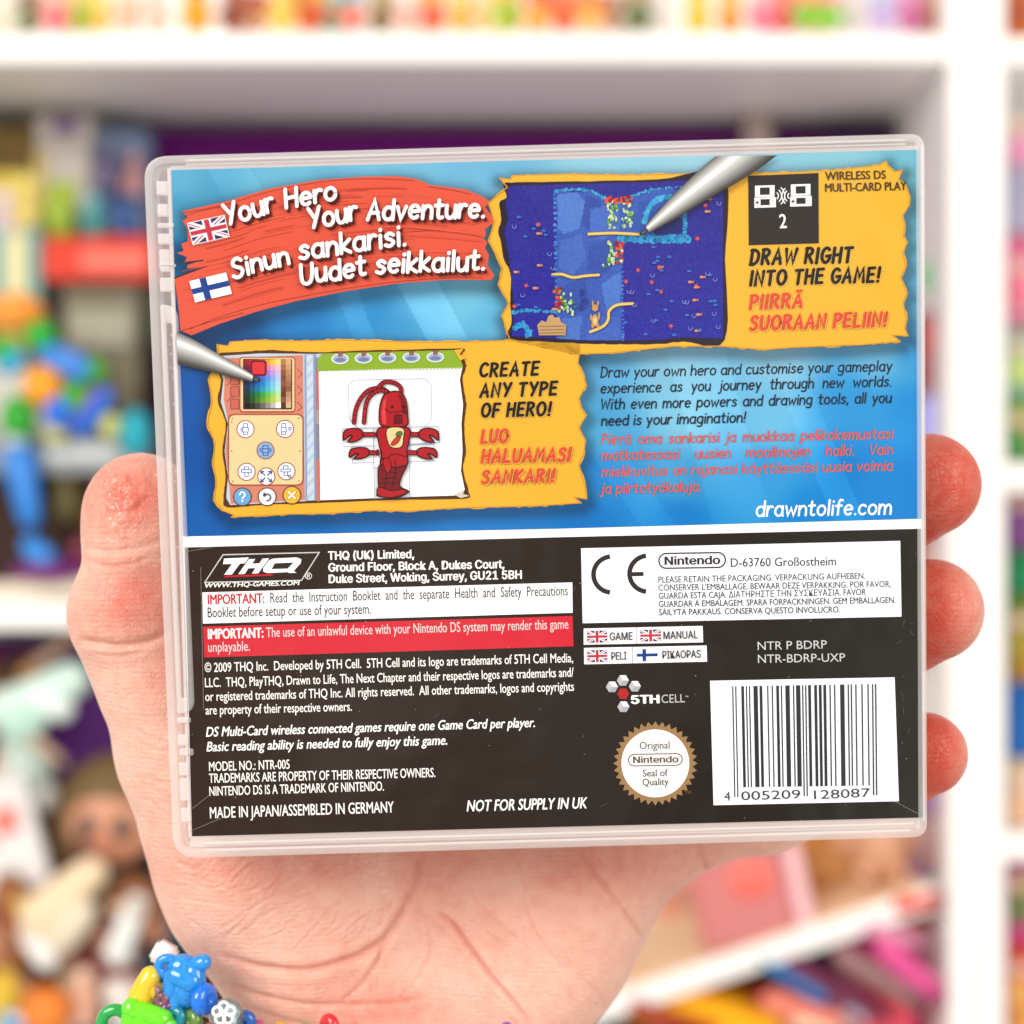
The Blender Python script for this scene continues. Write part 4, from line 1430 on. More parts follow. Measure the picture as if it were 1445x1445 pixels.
FING = [
    [J(560, 880, 347, 12), J(760, 640, 348, 10), J(930, 560, 340, 9.2), J(1060, 520, 331, 8.6)],
    [J(700, 900, 348, 12), J(1010, 790, 348, 10), J(1190, 730, 338, 9.6), J(1262, 706, 328, 9.9), J(1311, 684, 322.6, 9.5)],
    [J(830, 1010, 348, 11.5), J(1050, 955, 348, 9.8), J(1200, 905, 338, 9.4), J(1264, 880, 328, 9.8), J(1315, 861, 322.4, 9.5)],
    [J(930, 1165, 343, 9.5), J(1080, 1140, 343, 8.6), J(1200, 1100, 336, 8.0), J(1264, 1078, 327, 8.2), J(1306, 1064, 322.2, 7.7)],
]
THUMB = [J(200, 722, 324.2, 10.3), J(205, 776, 325.2, 10.3), J(210, 820, 326.6, 10.6), J(196, 870, 327, 12.0), J(228, 950, 329, 11.8), J(268, 1060, 332, 13.2), J(330, 1200, 336, 15)]


def hand_sdf(P):
    P = P.astype(np.float32)
    pal = chain(P, [J(505, 1480, 350, 19), J(520, 1250, 350, 17), J(560, 900, 350, 12)], 4)
    for q in ([J(560, 1480, 351, 18), J(630, 1250, 352, 16), J(700, 910, 350, 12)], [J(630, 1480, 351, 17), J(740, 1250, 352, 15), J(830, 1020, 350, 11.5)],
              [J(650, 1500, 349, 16), J(735, 1378, 346, 15.0), J(905, 1168, 344, 12.6)]):
        pal = smin(pal, chain(P, q, 4), 9)
    # thenar and hypothenar mounds
    th = ellip(P, Wm(405, 1215, 341), np.array([19.5, 15.0, 25.0]), np.array([[.90, 0, .43], [0, 1, 0], [-.43, 0, .90]]))
    pal = smin(pal, th, 9)
    th2 = chain(P, [J(300, 1150, 338, 12.0), J(345, 1260, 340, 14.0), J(410, 1340, 344, 15.5)], 4)
    pal = smin(pal, th2, 10)
    hy = ellip(P, Wm(745, 1270, 345), np.array([17, 13.5, 24.0]), np.array([[.82, 0, .57], [0, 1, 0], [-.57, 0, .82]]))
    pal = smin(pal, hy, 9)
    # padding under the fingers
    pal = smin(pal, ellip(P, Wm(880, 1120, 343), np.array([15, 11, 13.0])), 8)
    pal = smin(pal, ellip(P, Wm(640, 980, 345), np.array([30, 12, 18.0])), 8)
    # wrist and forearm
    for q in ([J(500, 1460, 350, 17), J(520, 1560, 352, 17.5), J(540, 2150, 356, 24)], [J(668, 1460, 350, 16.5), J(660, 1560, 352, 17), J(700, 2150, 356, 25)]):
        pal = smin(pal, chain(P, q, 6), 9)
    f = None
    for q in FING:
        c = chain(P, q, 2.5)
        f = c if f is None else smin(f, c, 1.2)
    d = smin(pal, f, 7)
    d = smin(d, chain(P, THUMB, 4), 6)
    # the soft pads of the thumb
    d = smin(d, ellip(P, Wm(196, 735, 321.8), np.array([8.6, 9.0, 10.8])), 5)
    d = smin(d, ellip(P, Wm(178, 858, 323.5), np.array([9.2, 9.5, 8.5])), 4)
    return d


def surface_nets(fn, lo, hi, h):
    n = [int(math.ceil((b - a) / h)) + 1 for a, b in zip(lo, hi)]
    xs = [lo[i] + h * np.arange(n[i]) for i in range(3)]
    D = np.empty(n, np.float32)
    for i0 in range(0, n[0], 24):
        X = np.stack(np.meshgrid(xs[0][i0:i0 + 24], xs[1], xs[2], indexing='ij'), -1)
        D[i0:i0 + 24] = fn(X.reshape(-1, 3)).reshape(X.shape[:3])
    S = D < 0
    cs = [(i, j, k) for i in (0, 1) for j in (0, 1) for k in (0, 1)]
    m = [k - 1 for k in n]
    cnt = np.zeros(m, np.int8)
    for i, j, k in cs:
        cnt += S[i:i + m[0], j:j + m[1], k:k + m[2]]
    act = (cnt > 0) & (cnt < 8)
    ids = np.full(m, -1, np.int64)
    ids[act] = np.arange(act.sum())
    base = np.argwhere(act)
    acc = np.zeros((len(base), 3))
    wn = np.zeros(len(base))
    for a in cs:
        for ax in range(3):
            if a[ax]:
                continue
            b = list(a)
            b[ax] = 1
            pa, pb = base + np.array(a), base + np.array(b)
            da = D[pa[:, 0], pa[:, 1], pa[:, 2]]
            db = D[pb[:, 0], pb[:, 1], pb[:, 2]]
            cr = (da < 0) != (db < 0)
            t = np.where(cr, da / np.where(cr, da - db, 1), 0)
            acc += np.where(cr[:, None], pa + t[:, None] * (pb - pa), 0)
            wn += cr
    V = np.array(lo) + h * acc / wn[:, None]
    faces = []
    for ax in range(3):
        sl0 = [slice(1, m[i]) if i != ax else slice(0, m[i]) for i in range(3)]
        s0 = S[tuple(sl0)]
        sl1 = list(sl0)
        sl1[ax] = slice(1, m[ax] + 1)
        s1 = S[tuple(sl1)]
        e = np.argwhere(s0 != s1)
        flip = s0[tuple(e.T)]
        p = e + np.array([0 if i == ax else 1 for i in range(3)])
        u, v = [i for i in range(3) if i != ax]
        du, dv = np.eye(3, dtype=int)[u], np.eye(3, dtype=int)[v]
        q = np.stack([ids[tuple((p - du - dv).T)], ids[tuple((p - dv).T)], ids[tuple(p.T)], ids[tuple((p - du).T)]], 1)
        if ax == 1:
            flip = ~flip
        q[~flip] = q[~flip][:, ::-1]
        faces.append(q)
    return V, np.concatenate(faces)


Vh, Fh = surface_nets(hand_sdf, [-88, 306, -172], [96, 380, 34], 1.25)


def grad(P, fn, e=0.25):
    g_ = np.zeros_like(P)
    for i in range(3):
        d_ = np.zeros(3)
        d_[i] = e
        g_[:, i] = fn(P + d_) - fn(P - d_)
    return g_ / np.maximum(np.linalg.norm(g_, axis=1)[:, None], 1e-6)


def to_px(V):
    return np.stack([PX / 2 + V[:, 0] / V[:, 1] * FPX, PX / 2 - V[:, 2] / V[:, 1] * FPX], 1)


bmh = bmesh.new()
vs = [bmh.verts.new(v) for v in Vh]
for q in Fh:
    try:
        bmh.faces.new([vs[i] for i in q])
    except ValueError:
        pass
bmh.normal_update()
pxv = to_px(Vh)
vis = ((pxv[:, 1] > 1170) | (pxv[:, 0] < 285) | (pxv[:, 0] > 1285)) & (pxv[:, 1] < 1490)
bmh.verts.index_update()
sel = [f for f in bmh.faces if all(vis[v.index] for v in f.verts) and f.normal.dot(f.calc_center_median()) < 0.25 * f.calc_center_median().length]
edges = list({e for f in sel for e in f.edges})
bmesh.ops.subdivide_edges(bmh, edges=edges, cuts=3, use_grid_fill=True)
bmesh.ops.triangulate(bmh, faces=[f for f in bmh.faces if len(f.verts) > 4])
bmh.verts.index_update()
me = bpy.data.meshes.new('person')
bmh.to_mesh(me)
bmh.free()
V = np.empty(len(me.vertices) * 3)
me.vertices.foreach_get('co', V)
V = V.reshape(-1, 3)
for it in range(2):                       # settle every vertex on the surface
    V = V - grad(V, hand_sdf) * (hand_sdf(V) * .9)[:, None]
N = grad(V, hand_sdf)
q = to_px(V)
fr = np.clip(-(N * V).sum(1) / np.linalg.norm(V, axis=1) * 2.5 + .3, 0, 1)
dz = np.zeros(len(V))
red = np.zeros(len(V))


def crease(pts, wpx, dep, rd=.25, lip=.35):
    global dz, red
    k = spline(pts, 10)
    near = (q[:, 0] > k[:, 0].min() - 60) & (q[:, 0] < k[:, 0].max() + 60) & (q[:, 1] > k[:, 1].min() - 60) & (q[:, 1] < k[:, 1].max() + 60)
    idx = np.where(near)[0]
    if not len(idx):
        return
    Q = q[idx]
    best = np.full(len(Q), 1e9)
    tt = np.zeros(len(Q))
    m = len(k) - 1
    for i in range(m):
        a, b = k[i], k[i + 1]
        ab = b - a
        t = np.clip(((Q - a) @ ab) / max(ab @ ab, 1e-9), 0, 1)
        dd = np.linalg.norm(Q - a - t[:, None] * ab, axis=1)
        u = dd < best
        best[u] = dd[u]
        tt[u] = (i + t[u]) / m
    fade = np.clip(np.minimum(tt, 1 - tt) * 7, 0, 1) ** .7
    dep *= .62
    rd *= .5
    e = np.exp(-(best / wpx) ** 2)
    dz[idx] += fade * fr[idx] * (-dep * e + dep * lip * np.exp(-((best - 2.6 * wpx) / (1.8 * wpx)) ** 2))
    red[idx] = np.maximum(red[idx], fade * rd * np.exp(-(best / (wpx * 1.6)) ** 2))


# palm lines (photo pixels)
crease([(598, 1190), (592, 1213), (584, 1250), (566, 1290), (545, 1321), (518, 1342), (491, 1354), (433, 1369), (366, 1364), (304, 1346)], 5.0, 1.1, .5)
crease([(545, 1321), (530, 1360), (505, 1395), (482, 1412)], 3.6, .55, .4)
crease([(612, 1285), (638, 1304), (657, 1330), (690, 1375), (722, 1412), (752, 1450)], 3.4, .8, .55)
crease([(815, 1192), (832, 1222), (855, 1253), (880, 1285), (897, 1310), (906, 1322)], 3.6, .65, .35)
crease([(985, 1190), (992, 1210), (996, 1232)], 4.0, .8, .35)
crease([(300, 1380), (366, 1404), (433, 1417), (491, 1418), (557, 1416), (600, 1408)], 4.0, .6, .35)
crease([(330, 1412), (390, 1436), (440, 1446), (520, 1452)], 3.5, .5, .3)
crease([(730, 1215), (738, 1255), (752, 1310), (800, 1372)], 2.6, .35, .25)
crease([(600, 1300), (606, 1340), (590, 1380), (560, 1412)], 2.4, .3, .25)
crease([(640, 1240), (690, 1290), (735, 1330), (768, 1360)], 2.2, .22, .2)
# thumb joint creases
crease([(110, 902), (140, 908), (170, 911), (205, 906), (240, 892)], 5.0, .9, .5)
crease([(130, 922), (165, 926), (205, 920)], 3.2, .35, .3)
crease([(118, 770), (150, 778), (190, 774), (240, 758)], 4.2, .3, .2)
crease([(122, 790), (160, 800), (215, 786)], 3.2, .25, .2)
rw = np.random.RandomState(5)
for i in range(70):                        # fine slanting wrinkles over the thumb's mound
    x0, y0 = rw.uniform(255, 520), rw.uniform(1215, 1345)
    a_ = math.radians(rw.uniform(-52, -22))
    l_ = rw.uniform(30, 100)
    c_, s_ = math.cos(a_), math.sin(a_)
    bnd = rw.uniform(-8, 8)
    crease([(x0, y0), (x0 + l_ * .5 * c_ - bnd * s_, y0 + l_ * .5 * s_ + bnd * c_), (x0 + l_ * c_, y0 + l_ * s_)], rw.uniform(1.2, 2.2), rw.uniform(.08, .22), .1)
for i in range(26):                        # folds at the outer edge of the mound
    y0 = rw.uniform(960, 1330)
    x0 = np.interp(y0, [960, 1130, 1330], [142, 194, 262]) + rw.uniform(0, 30)
    l_ = rw.uniform(30, 80)
    crease([(x0, y0), (x0 + l_ * .5, y0 + rw.uniform(4, 18)), (x0 + l_, y0 + rw.uniform(0, 26))], rw.uniform(1.8, 3), rw.uniform(.08, .2), .1)
for i in range(64):                        # fan of fine lines from the heel of the palm
    x0, y0 = rw.uniform(480, 860), rw.uniform(1290, 1440)
    a_ = math.radians(rw.uniform(-110, -40) if x0 < 650 else rw.uniform(25, 80))
    l_ = rw.uniform(30, 90)
    crease([(x0, y0), (x0 + l_ * .5 * math.cos(a_) + rw.uniform(-6, 6), y0 + l_ * .5 * math.sin(a_)), (x0 + l_ * math.cos(a_), y0 + l_ * math.sin(a_))], rw.uniform(1.2, 2.0), rw.uniform(.06, .18), .1)
# worn, pitted skin on the thumb's pad
for i in range(170):
    c_ = np.array([rw.normal(168, 26), rw.normal(702, 30)])
    r_ = rw.uniform(2.2, 5)
    d2_ = ((q - c_) ** 2).sum(1)
    k = d2_ < (3 * r_) ** 2
    dz[k] += rw.choice([-1, 1], p=[.6, .4]) * rw.uniform(.08, .2) * np.exp(-d2_[k] / r_ ** 2) * fr[k]
for fx, fy, fr_ in ((1340, 690, 60), (1345, 862, 62), (1330, 1068, 52)):    # whorled prints on the finger pads
    u_, v_ = q[:, 0] - fx, (q[:, 1] - fy) * .9
    rr_ = np.hypot(u_ + 12, v_) + 3 * np.sin(v_ / 11)
    dz += .045 * np.sin(rr_ * 2 * np.pi / 4.6) * np.exp(-(u_ ** 2 + v_ ** 2) / fr_ ** 2) * fr
u_ = q[:, 0] * .35 + q[:, 1] * .94 + 5 * np.sin(q[:, 0] / 23)
dz += .03 * np.sin(u_ * 2 * np.pi / 5.0) * np.exp(-(((q[:, 0] - 180) / 55) ** 2 + ((q[:, 1] - 840) / 50) ** 2)) * fr
red = np.maximum(red, .68 * np.exp(-(((q[:, 0] - 178) / 66) ** 2 + ((q[:, 1] - 700) / 66) ** 2)))
red = np.maximum(red, .6 * np.exp(-(((q[:, 0] - 180) / 75) ** 2 + ((q[:, 1] - 850) / 62) ** 2)))
red = np.maximum(red, np.clip((q[:, 0] - 1180) / 110, 0, 1) * (.84 - .42 * np.clip((q[:, 0] - 1328) / 50, 0, 1) * np.clip((q[:, 1] - 790) / 25, 0, 1)))  # fingertip redness plus the case's shade, painted deeper beside its edge
for cx, cy, rx, ry, a_ in ((870, 1215, 130, 60, .42), (560, 1425, 120, 40, .36), (600, 1220, 60, 60, .3), (330, 1225, 110, 40, .34), (250, 930, 60, 60, .3), (660, 1205, 120, 40, .3), (470, 1215, 90, 35, .25)):
    red = np.maximum(red, a_ * np.exp(-(((q[:, 0] - cx) / rx) ** 2 + ((q[:, 1] - cy) / ry) ** 2)))
worn = np.exp(-(((q[:, 0] - 160) / 40) ** 2 + ((q[:, 1] - 700) / 48) ** 2)) * fr
V = V + N * dz[:, None]
me.vertices.foreach_set('co', (V / 1000.0).ravel())
me.update()
me.polygons.foreach_set('use_smooth', [True] * len(me.polygons))
hand = bpy.data.objects.new('person', me)
COL.objects.link(hand)
at = me.attributes.new('flush_shade', 'FLOAT', 'POINT')
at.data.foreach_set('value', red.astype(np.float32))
at = me.attributes.new('worn', 'FLOAT', 'POINT')
at.data.foreach_set('value', worn.astype(np.float32))
bm = bmesh.new()
bm.from_mesh(me)
bmesh.ops.recalc_face_normals(bm, faces=bm.faces[:])
bm.to_mesh(me)
bm.free()
tag(hand, 'bare open left hand reaching up and gripping the game case from behind', 'person')

skin = bpy.data.materials.new('skin')
skin.use_nodes = True
_nt = skin.node_tree
_b = _nt.nodes['Principled BSDF']


def _n(t, **kw):
    o = _nt.nodes.new(t)
    for k, v in kw.items():
        o.inputs[k].default_value = v
    return o


_tc = _n('ShaderNodeTexCoord')
_n1 = _n('ShaderNodeTexNoise', Scale=60.0, Detail=4.0)
_n2 = _n('ShaderNodeTexNoise', Scale=420.0, Detail=3.0)
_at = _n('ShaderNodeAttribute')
_at.attribute_name = 'flush_shade'
for o in (_n1, _n2):
    _nt.links.new(_tc.outputs['Object'], o.inputs['Vector'])
_r1 = _n('ShaderNodeMapRange')
_r1.inputs[1].default_value, _r1.inputs[2].default_value, _r1.inputs[3].default_value, _r1.inputs[4].default_value = .38, .72, 0, .2
_nt.links.new(_n1.outputs['Fac'], _r1.inputs[0])
_r2 = _n('ShaderNodeMapRange')
_r2.inputs[1].default_value, _r2.inputs[2].default_value, _r2.inputs[3].default_value, _r2.inputs[4].default_value = .4, .7, 0, .14
_nt.links.new(_n2.outputs['Fac'], _r2.inputs[0])
_a1 = _nt.nodes.new('ShaderNodeMath')
_a2 = _nt.nodes.new('ShaderNodeMath')
_a2.use_clamp = True
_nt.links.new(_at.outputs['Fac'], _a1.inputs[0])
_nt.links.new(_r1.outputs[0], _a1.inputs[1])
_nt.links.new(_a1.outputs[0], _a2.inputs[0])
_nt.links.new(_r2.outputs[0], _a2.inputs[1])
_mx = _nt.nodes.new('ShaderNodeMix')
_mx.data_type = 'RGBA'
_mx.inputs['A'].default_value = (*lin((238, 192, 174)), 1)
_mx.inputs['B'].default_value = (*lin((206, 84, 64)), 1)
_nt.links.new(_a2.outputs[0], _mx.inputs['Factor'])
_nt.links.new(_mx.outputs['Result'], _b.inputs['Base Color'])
_aw = _n('ShaderNodeAttribute')
_aw.attribute_name = 'worn'
_rw = _n('ShaderNodeMapRange')
_rw.inputs[3].default_value, _rw.inputs[4].default_value = .38, .14
_nt.links.new(_aw.outputs['Fac'], _rw.inputs[0])
_nt.links.new(_rw.outputs[0], _b.inputs['Roughness'])
_b.inputs['Specular IOR Level'].default_value = .38
_b.inputs['Subsurface Weight'].default_value = .45
_b.inputs['Subsurface Radius'].default_value = (1.0, .36, .2)
_b.inputs['Subsurface Scale'].default_value = .0035
_vo = _n('ShaderNodeTexVoronoi', Scale=900.0)
_vo.feature = 'DISTANCE_TO_EDGE'
_dn = _n('ShaderNodeTexNoise', Scale=250.0, Detail=2.0)
_nt.links.new(_tc.outputs['Object'], _dn.inputs['Vector'])
_va = _nt.nodes.new('ShaderNodeVectorMath')
_va.operation = 'MULTIPLY_ADD'
_va.inputs[1].default_value = (.003, .003, .003)
_nt.links.new(_dn.outputs['Color'], _va.inputs[0])
_nt.links.new(_tc.outputs['Object'], _va.inputs[2])
_nt.links.new(_va.outputs[0], _vo.inputs['Vector'])
_wv = _n('ShaderNodeTexWave', Scale=330.0, Distortion=5.0, Detail=1.0)
_wv.inputs['Detail Scale'].default_value = .3
_wv.bands_direction = 'Z'
_nt.links.new(_tc.outputs['Object'], _wv.inputs['Vector'])
_bp1 = _n('ShaderNodeBump', Strength=.35, Distance=.00035)
_bp2 = _n('ShaderNodeBump', Strength=.22, Distance=.00015)
_vr = _n('ShaderNodeMapRange')
_vr.inputs[2].default_value = .12
_nt.links.new(_vo.outputs['Distance'], _vr.inputs[0])
_nt.links.new(_vr.outputs[0], _bp1.inputs['Height'])
_nt.links.new(_wv.outputs['Fac'], _bp2.inputs['Height'])
_nt.links.new(_bp1.outputs['Normal'], _bp2.inputs['Normal'])
_nt.links.new(_bp2.outputs['Normal'], _b.inputs['Normal'])
me.materials.append(skin)
# ------------------------------------------------------------------ the bead bracelet round the wrist
brc = thing('bead_bracelet', 'bright bracelet of chunky plastic beads and charms round the wrist', 'bracelet', tuple(W(470, 1490, .35)))
bloc = np.array(brc.location)


def bead_mat(rgb, clear=.25):
    return pmat('bead_plastic', rgb, rough=.12, var=.03, scale=300, trans=clear, coat=.6, sss=.2)


def sphere_bm(bm, c, r, seg=20, scl=(1, 1, 1), rot=None):
    m = Matrix.Translation(Vector(c)) @ (rot.to_4x4() if rot else Matrix.Identity(4)) @ Matrix.Diagonal((*scl, 1))
    bmesh.ops.create_uvsphere(bm, u_segments=seg, v_segments=max(8, seg // 2), radius=r, matrix=m)


def torus_bm(bm, c, R, r, rot=None, n1=20, n2=10):
    rows = []
    for i in range(n1):
        a = 2 * math.pi * i / n1
        row = []
        for j in range(n2):
            b = 2 * math.pi * j / n2
            p = Vector(((R + r * math.cos(b)) * math.cos(a), r * math.sin(b), (R + r * math.cos(b)) * math.sin(a)))
            if rot:
                p = rot @ p
            row.append(bm.verts.new(p + Vector(c)))
        rows.append(row)
    for i in range(n1):
        for j in range(n2):
            bm.faces.new((rows[i][j], rows[(i + 1) % n1][j], rows[(i + 1) % n1][(j + 1) % n2], rows[i][(j + 1) % n2]))


def capsule_bm(bm, a, b, ra, rb, seg=14):
    """tapered limb with round ends"""
    a, b = Vector(a), Vector(b)
    d = b - a
    qt = d.to_track_quat('Z', 'Y').to_matrix()
    ln = d.length
    prof = [(ra * math.cos(t), -ra * math.sin(t) * -1 * -1) for t in np.linspace(math.pi / 2 * .97, 0, 5)]
    prof += [(rb * math.cos(t), ln + rb * math.sin(t)) for t in np.linspace(0, math.pi / 2 * .97, 5)]
    rows = [[bm.verts.new(a + qt @ Vector((r * math.cos(2 * math.pi * i / seg), r * math.sin(2 * math.pi * i / seg), z))) for i in range(seg)] for r, z in prof]
    for k in range(len(rows) - 1):
        for i in range(seg):
            bm.faces.new((rows[k][i], rows[k][(i + 1) % seg], rows[k + 1][(i + 1) % seg], rows[k + 1][i]))
    bm.faces.new(rows[0][::-1])
    bm.faces.new(rows[-1])


def bpart(name, bm, m, parent, loc, label=None):
    bmesh.ops.recalc_face_normals(bm, faces=bm.faces[:])
    bmesh.ops.translate(bm, verts=bm.verts[:], vec=-Vector(loc))
    o = bm_obj(name, bm, m, parent, True)
    if label:
        o['label'] = label
    return o


pxm = lambda n_, d: n_ / FPX * d        # n photo pixels at depth d in metres
# blue bear charm
bm = bmesh.new()
d = .322
for c, r, s_ in (((258, 1366), 22, (1.1, .8, .9)), ((262, 1396), 26, (1, .85, 1.15))):
    sphere_bm(bm, W(*c, d), pxm(r, d), 24, s_)
torus_bm(bm, W(236, 1364, d - .0004), pxm(12, d), pxm(7, d))
for a, b, ra, rb in (((278, 1362), (287, 1358), 13, 12), ((245, 1376), (240, 1400), 14, 12), ((250, 1400), (246, 1418), 14, 12), ((274, 1372), (278, 1396), 16, 14), ((250, 1376), (270, 1384), 17, 18)):
    capsule_bm(bm, W(*a, d - .0008), W(*b, d - .0012), pxm(ra, d), pxm(rb, d))
bpart('bear_charm', bm, bead_mat((25, 150, 240), .2), brc, bloc, 'see-through blue bear charm')
bm = bmesh.new()
for a, b, ra, rb in (((212, 1378), (200, 1404), 15, 19), ((204, 1390), (222, 1400), 15, 13), ((196, 1404), (186, 1420), 13, 10)):
    capsule_bm(bm, W(*a, d - .0004), W(*b, d - .0006), pxm(ra, d), pxm(rb, d))
bpart('bear_charm', bm, bead_mat((250, 200, 40), .1), brc, bloc, 'yellow bear charm')
bm = bmesh.new()
for a, b, ra, rb in (((186, 1424), (228, 1438), 15, 16), ((186, 1422), (184, 1450), 14, 14), ((200, 1436), (204, 1452), 16, 16), ((226, 1438), (240, 1452), 15, 13)):
    capsule_bm(bm, W(*a, d - .003), W(*b, d - .003), pxm(ra, d), pxm(rb, d))
bpart('bear_charm', bm, bead_mat((110, 238, 20), .1), brc, bloc, 'bright green bear charm')
bm = bmesh.new()
torus_bm(bm, W(163, 1444, d - .001), pxm(19, d), pxm(9, d))
bpart('ring_charm', bm, bead_mat((10, 165, 70), .1), brc, bloc, 'dark green ring charm')
for c, r, rgb, cl in (((288, 1410), 23, (10, 118, 238), .1), ((228, 1411), 12, (165, 95, 125), .5), ((238, 1425), 13, (130, 65, 150), .5), ((250, 1434), 15, (10, 150, 175), .4), ((222, 1398), 8, (175, 120, 130), .5),
                      ((272, 1440), 17, (120, 170, 70), .5), ((345, 1442), 17, (15, 105, 210), .3), ((465, 1447), 17, (225, 40, 60), .2), ((500, 1462), 18, (240, 150, 60), .2),
                      ((430, 1462), 18, (70, 190, 60), .3), ((395, 1460), 18, (240, 190, 40), .3), ((365, 1455), 16, (220, 90, 160), .3), ((300, 1462), 20, (240, 120, 70), .2), ((255, 1462), 18, (40, 170, 200), .3),
                      ((540, 1466), 18, (80, 90, 220), .3), ((575, 1468), 18, (230, 220, 60), .3), ((610, 1468), 18, (220, 60, 120), .3), ((645, 1466), 18, (60, 180, 170), .3), ((680, 1464), 18, (245, 150, 40), .3), ((715, 1460), 18, (120, 80, 200), .3)):
    bm = bmesh.new()
    dd = d - .002 if c[0] < 320 else (.324 if c[0] > 360 else d)
    torus_bm(bm, W(*c, dd), pxm(r * .5, dd), pxm(r * .52, dd), Matrix.Rotation(.5 + c[0] * .7, 3, 'Z'), 18, 12)
    bpart('bead', bm, bead_mat(rgb, cl), brc, bloc)
bm = bmesh.new()
sphere_bm(bm, W(320, 1434, d - .001), pxm(25, d), 24)
bead = bpart('bead', bm, bead_mat((190, 225, 235), .85), brc, bloc, 'clear round bead with a white flower on it')
bm = bmesh.new()
for k in range(5):
    a = 2 * math.pi * k / 5 + .9
    torus_bm(bm, W(316 + 9.5 * math.cos(a), 1430 + 9.5 * math.sin(a), d - .0052), pxm(6.5, d), pxm(2.2, d), None, 14, 8)
bpart('flower', bm, bead_mat((250, 250, 252), .0), bead, bloc)
bm = bmesh.new()
c = Vector(W(232, 1346, d + .004))
bmesh.ops.create_cube(bm, size=1, matrix=Matrix.Translation(c) @ Matrix.Rotation(.5, 4, 'Y') @ Matrix.Diagonal((pxm(34, d), pxm(30, d), pxm(30, d), 1)))
bmesh.ops.bevel(bm, geom=bm.edges[:], offset=.0006, segments=3, affect='EDGES')
bpart('bead', bm, bead_mat((238, 228, 226), .0), brc, bloc, 'white cube bead')
# the elastic going round behind the wrist
path = [W(232, 1360, .329), W(262, 1412, .326), W(330, 1446, .325), W(430, 1464, .3245), W(560, 1470, .3245), W(700, 1462, .327), W(770, 1440, .336), W(800, 1420, .352), W(740, 1400, .370), W(560, 1390, .374), W(380, 1380, .371), W(270, 1365, .356), W(228, 1350, .340)]
loop = spline(path, 8, True)
bm = bmesh.new()
for i in range(len(loop)):
    a, b = loop[i], loop[(i + 1) % len(loop)]
    capsule_bm(bm, a, b, .0006, .0006, 8)
bpart('elastic_cord', bm, pmat('cord', (230, 225, 220), .5), brc, bloc)
# ------------------------------------------------------------------ the bookcases behind
white = pmat('white_board', (246, 244, 242), .45, .012, 5)
DF = 1.2           # front of the bookcases
DB = 1.425         # their back panels


def box(bm, lo, hi, bev=0.0015):
    lo, hi = np.minimum(lo, hi), np.maximum(lo, hi)
    c, s = (lo + hi) / 2, hi - lo
    r = bmesh.ops.create_cube(bm, size=1, matrix=Matrix.Translation(Vector(c)) @ Matrix.Diagonal((*s, 1)))
    if bev:
        es = list({e for v in r['verts'] for e in v.link_edges})
        bmesh.ops.bevel(bm, geom=es, offset=bev, segments=2, affect='EDGES')


def Z(py, d=DF):
    return (PX / 2 - py) / FPX * d


def X(px, d=DF):
    return (px - PX / 2) / FPX * d


def bookcase(label, x0, x1, shelves):
    t = thing('bookcase', label, 'bookcase', ((x0 + x1) / 2, DF, -.62))
    o = Vector(t.location)

    def part(nm, lo, hi):
        bm = bmesh.new()
        box(bm, np.array(lo), np.array(hi))
        bmesh.ops.translate(bm, verts=bm.verts[:], vec=-o)
        return bm_obj(nm, bm, white, t)
    w = .0187
    part('side_panel', (x0, DF, -.62), (x0 + w, DB, .62))
    part('side_panel', (x1 - w, DF, -.62), (x1, DB, .62))
    part('back_panel', (x0 + w + .0005, DB - .006, -.62), (x1 - w - .0005, DB, .62))
    for y0, y1 in shelves:
        part('shelf', (x0 + w + .0005, DF + .001, Z(y1)), (x1 - w - .0005, DB - .0065, Z(y0)))
    return t


XM = X(1379.5)
bookcase('white bookcase behind the hand, packed with toys', XM - .80, XM - .0004, [(49, 86), (850, 888), (1545, 1582)])
bookcase('white bookcase cut off at the right edge', XM + .0004, XM + .80, [(52, 88), (654, 692), (1178, 1216)])
FLOOR = {'top': Z(49), 'mid': Z(850), 'low': Z(1545)}

# ------------------------------------------------------------------ toys and boxes on the shelves


def toy_box(nm, label, cat, px0, px1, py0, py1, d, dep, rgb, bands=(), rz=0.0, group=None, rough=.5):
    """carton with a lid line and printed bands: (y from, y to, x from, x to as fractions, colour)"""
    xa, xb, z0, z1 = X(px0, d), X(px1, d), Z(py1, d), Z(py0, d)
    t = thing(nm, label, cat, ((xa + xb) / 2, d + dep / 2, z0), (0, 0, rz), group)
    w, h = xb - xa, z1 - z0
    bm = bmesh.new()
    box(bm, np.array((-w / 2, -dep / 2, 0)), np.array((w / 2, dep / 2, h * .93)), .002)
    bm_obj('carton', bm, pmat('box_card', rgb, rough, .08, 25, spec=.15), t)
    bm = bmesh.new()
    box(bm, np.array((-w / 2 - .001, -dep / 2 - .001, h * .931)), np.array((w / 2 + .001, dep / 2 + .001, h)), .002)
    bm_obj('lid', bm, pmat('box_card', rgb, rough, .08, 25, spec=.15), t)
    for k, (ya, yb, fa, fb, c) in enumerate(bands):
        bm = bmesh.new()
        box(bm, np.array((-w / 2 + fa * w, -dep / 2 - .0025 - .0004 * k, ya * h)), np.array((-w / 2 + fb * w, -dep / 2 - .001, yb * h)), .0003)
        bm_obj('printed_patch', bm, pmat('box_print', c, rough, .05, 30, spec=.2), t)
    return t


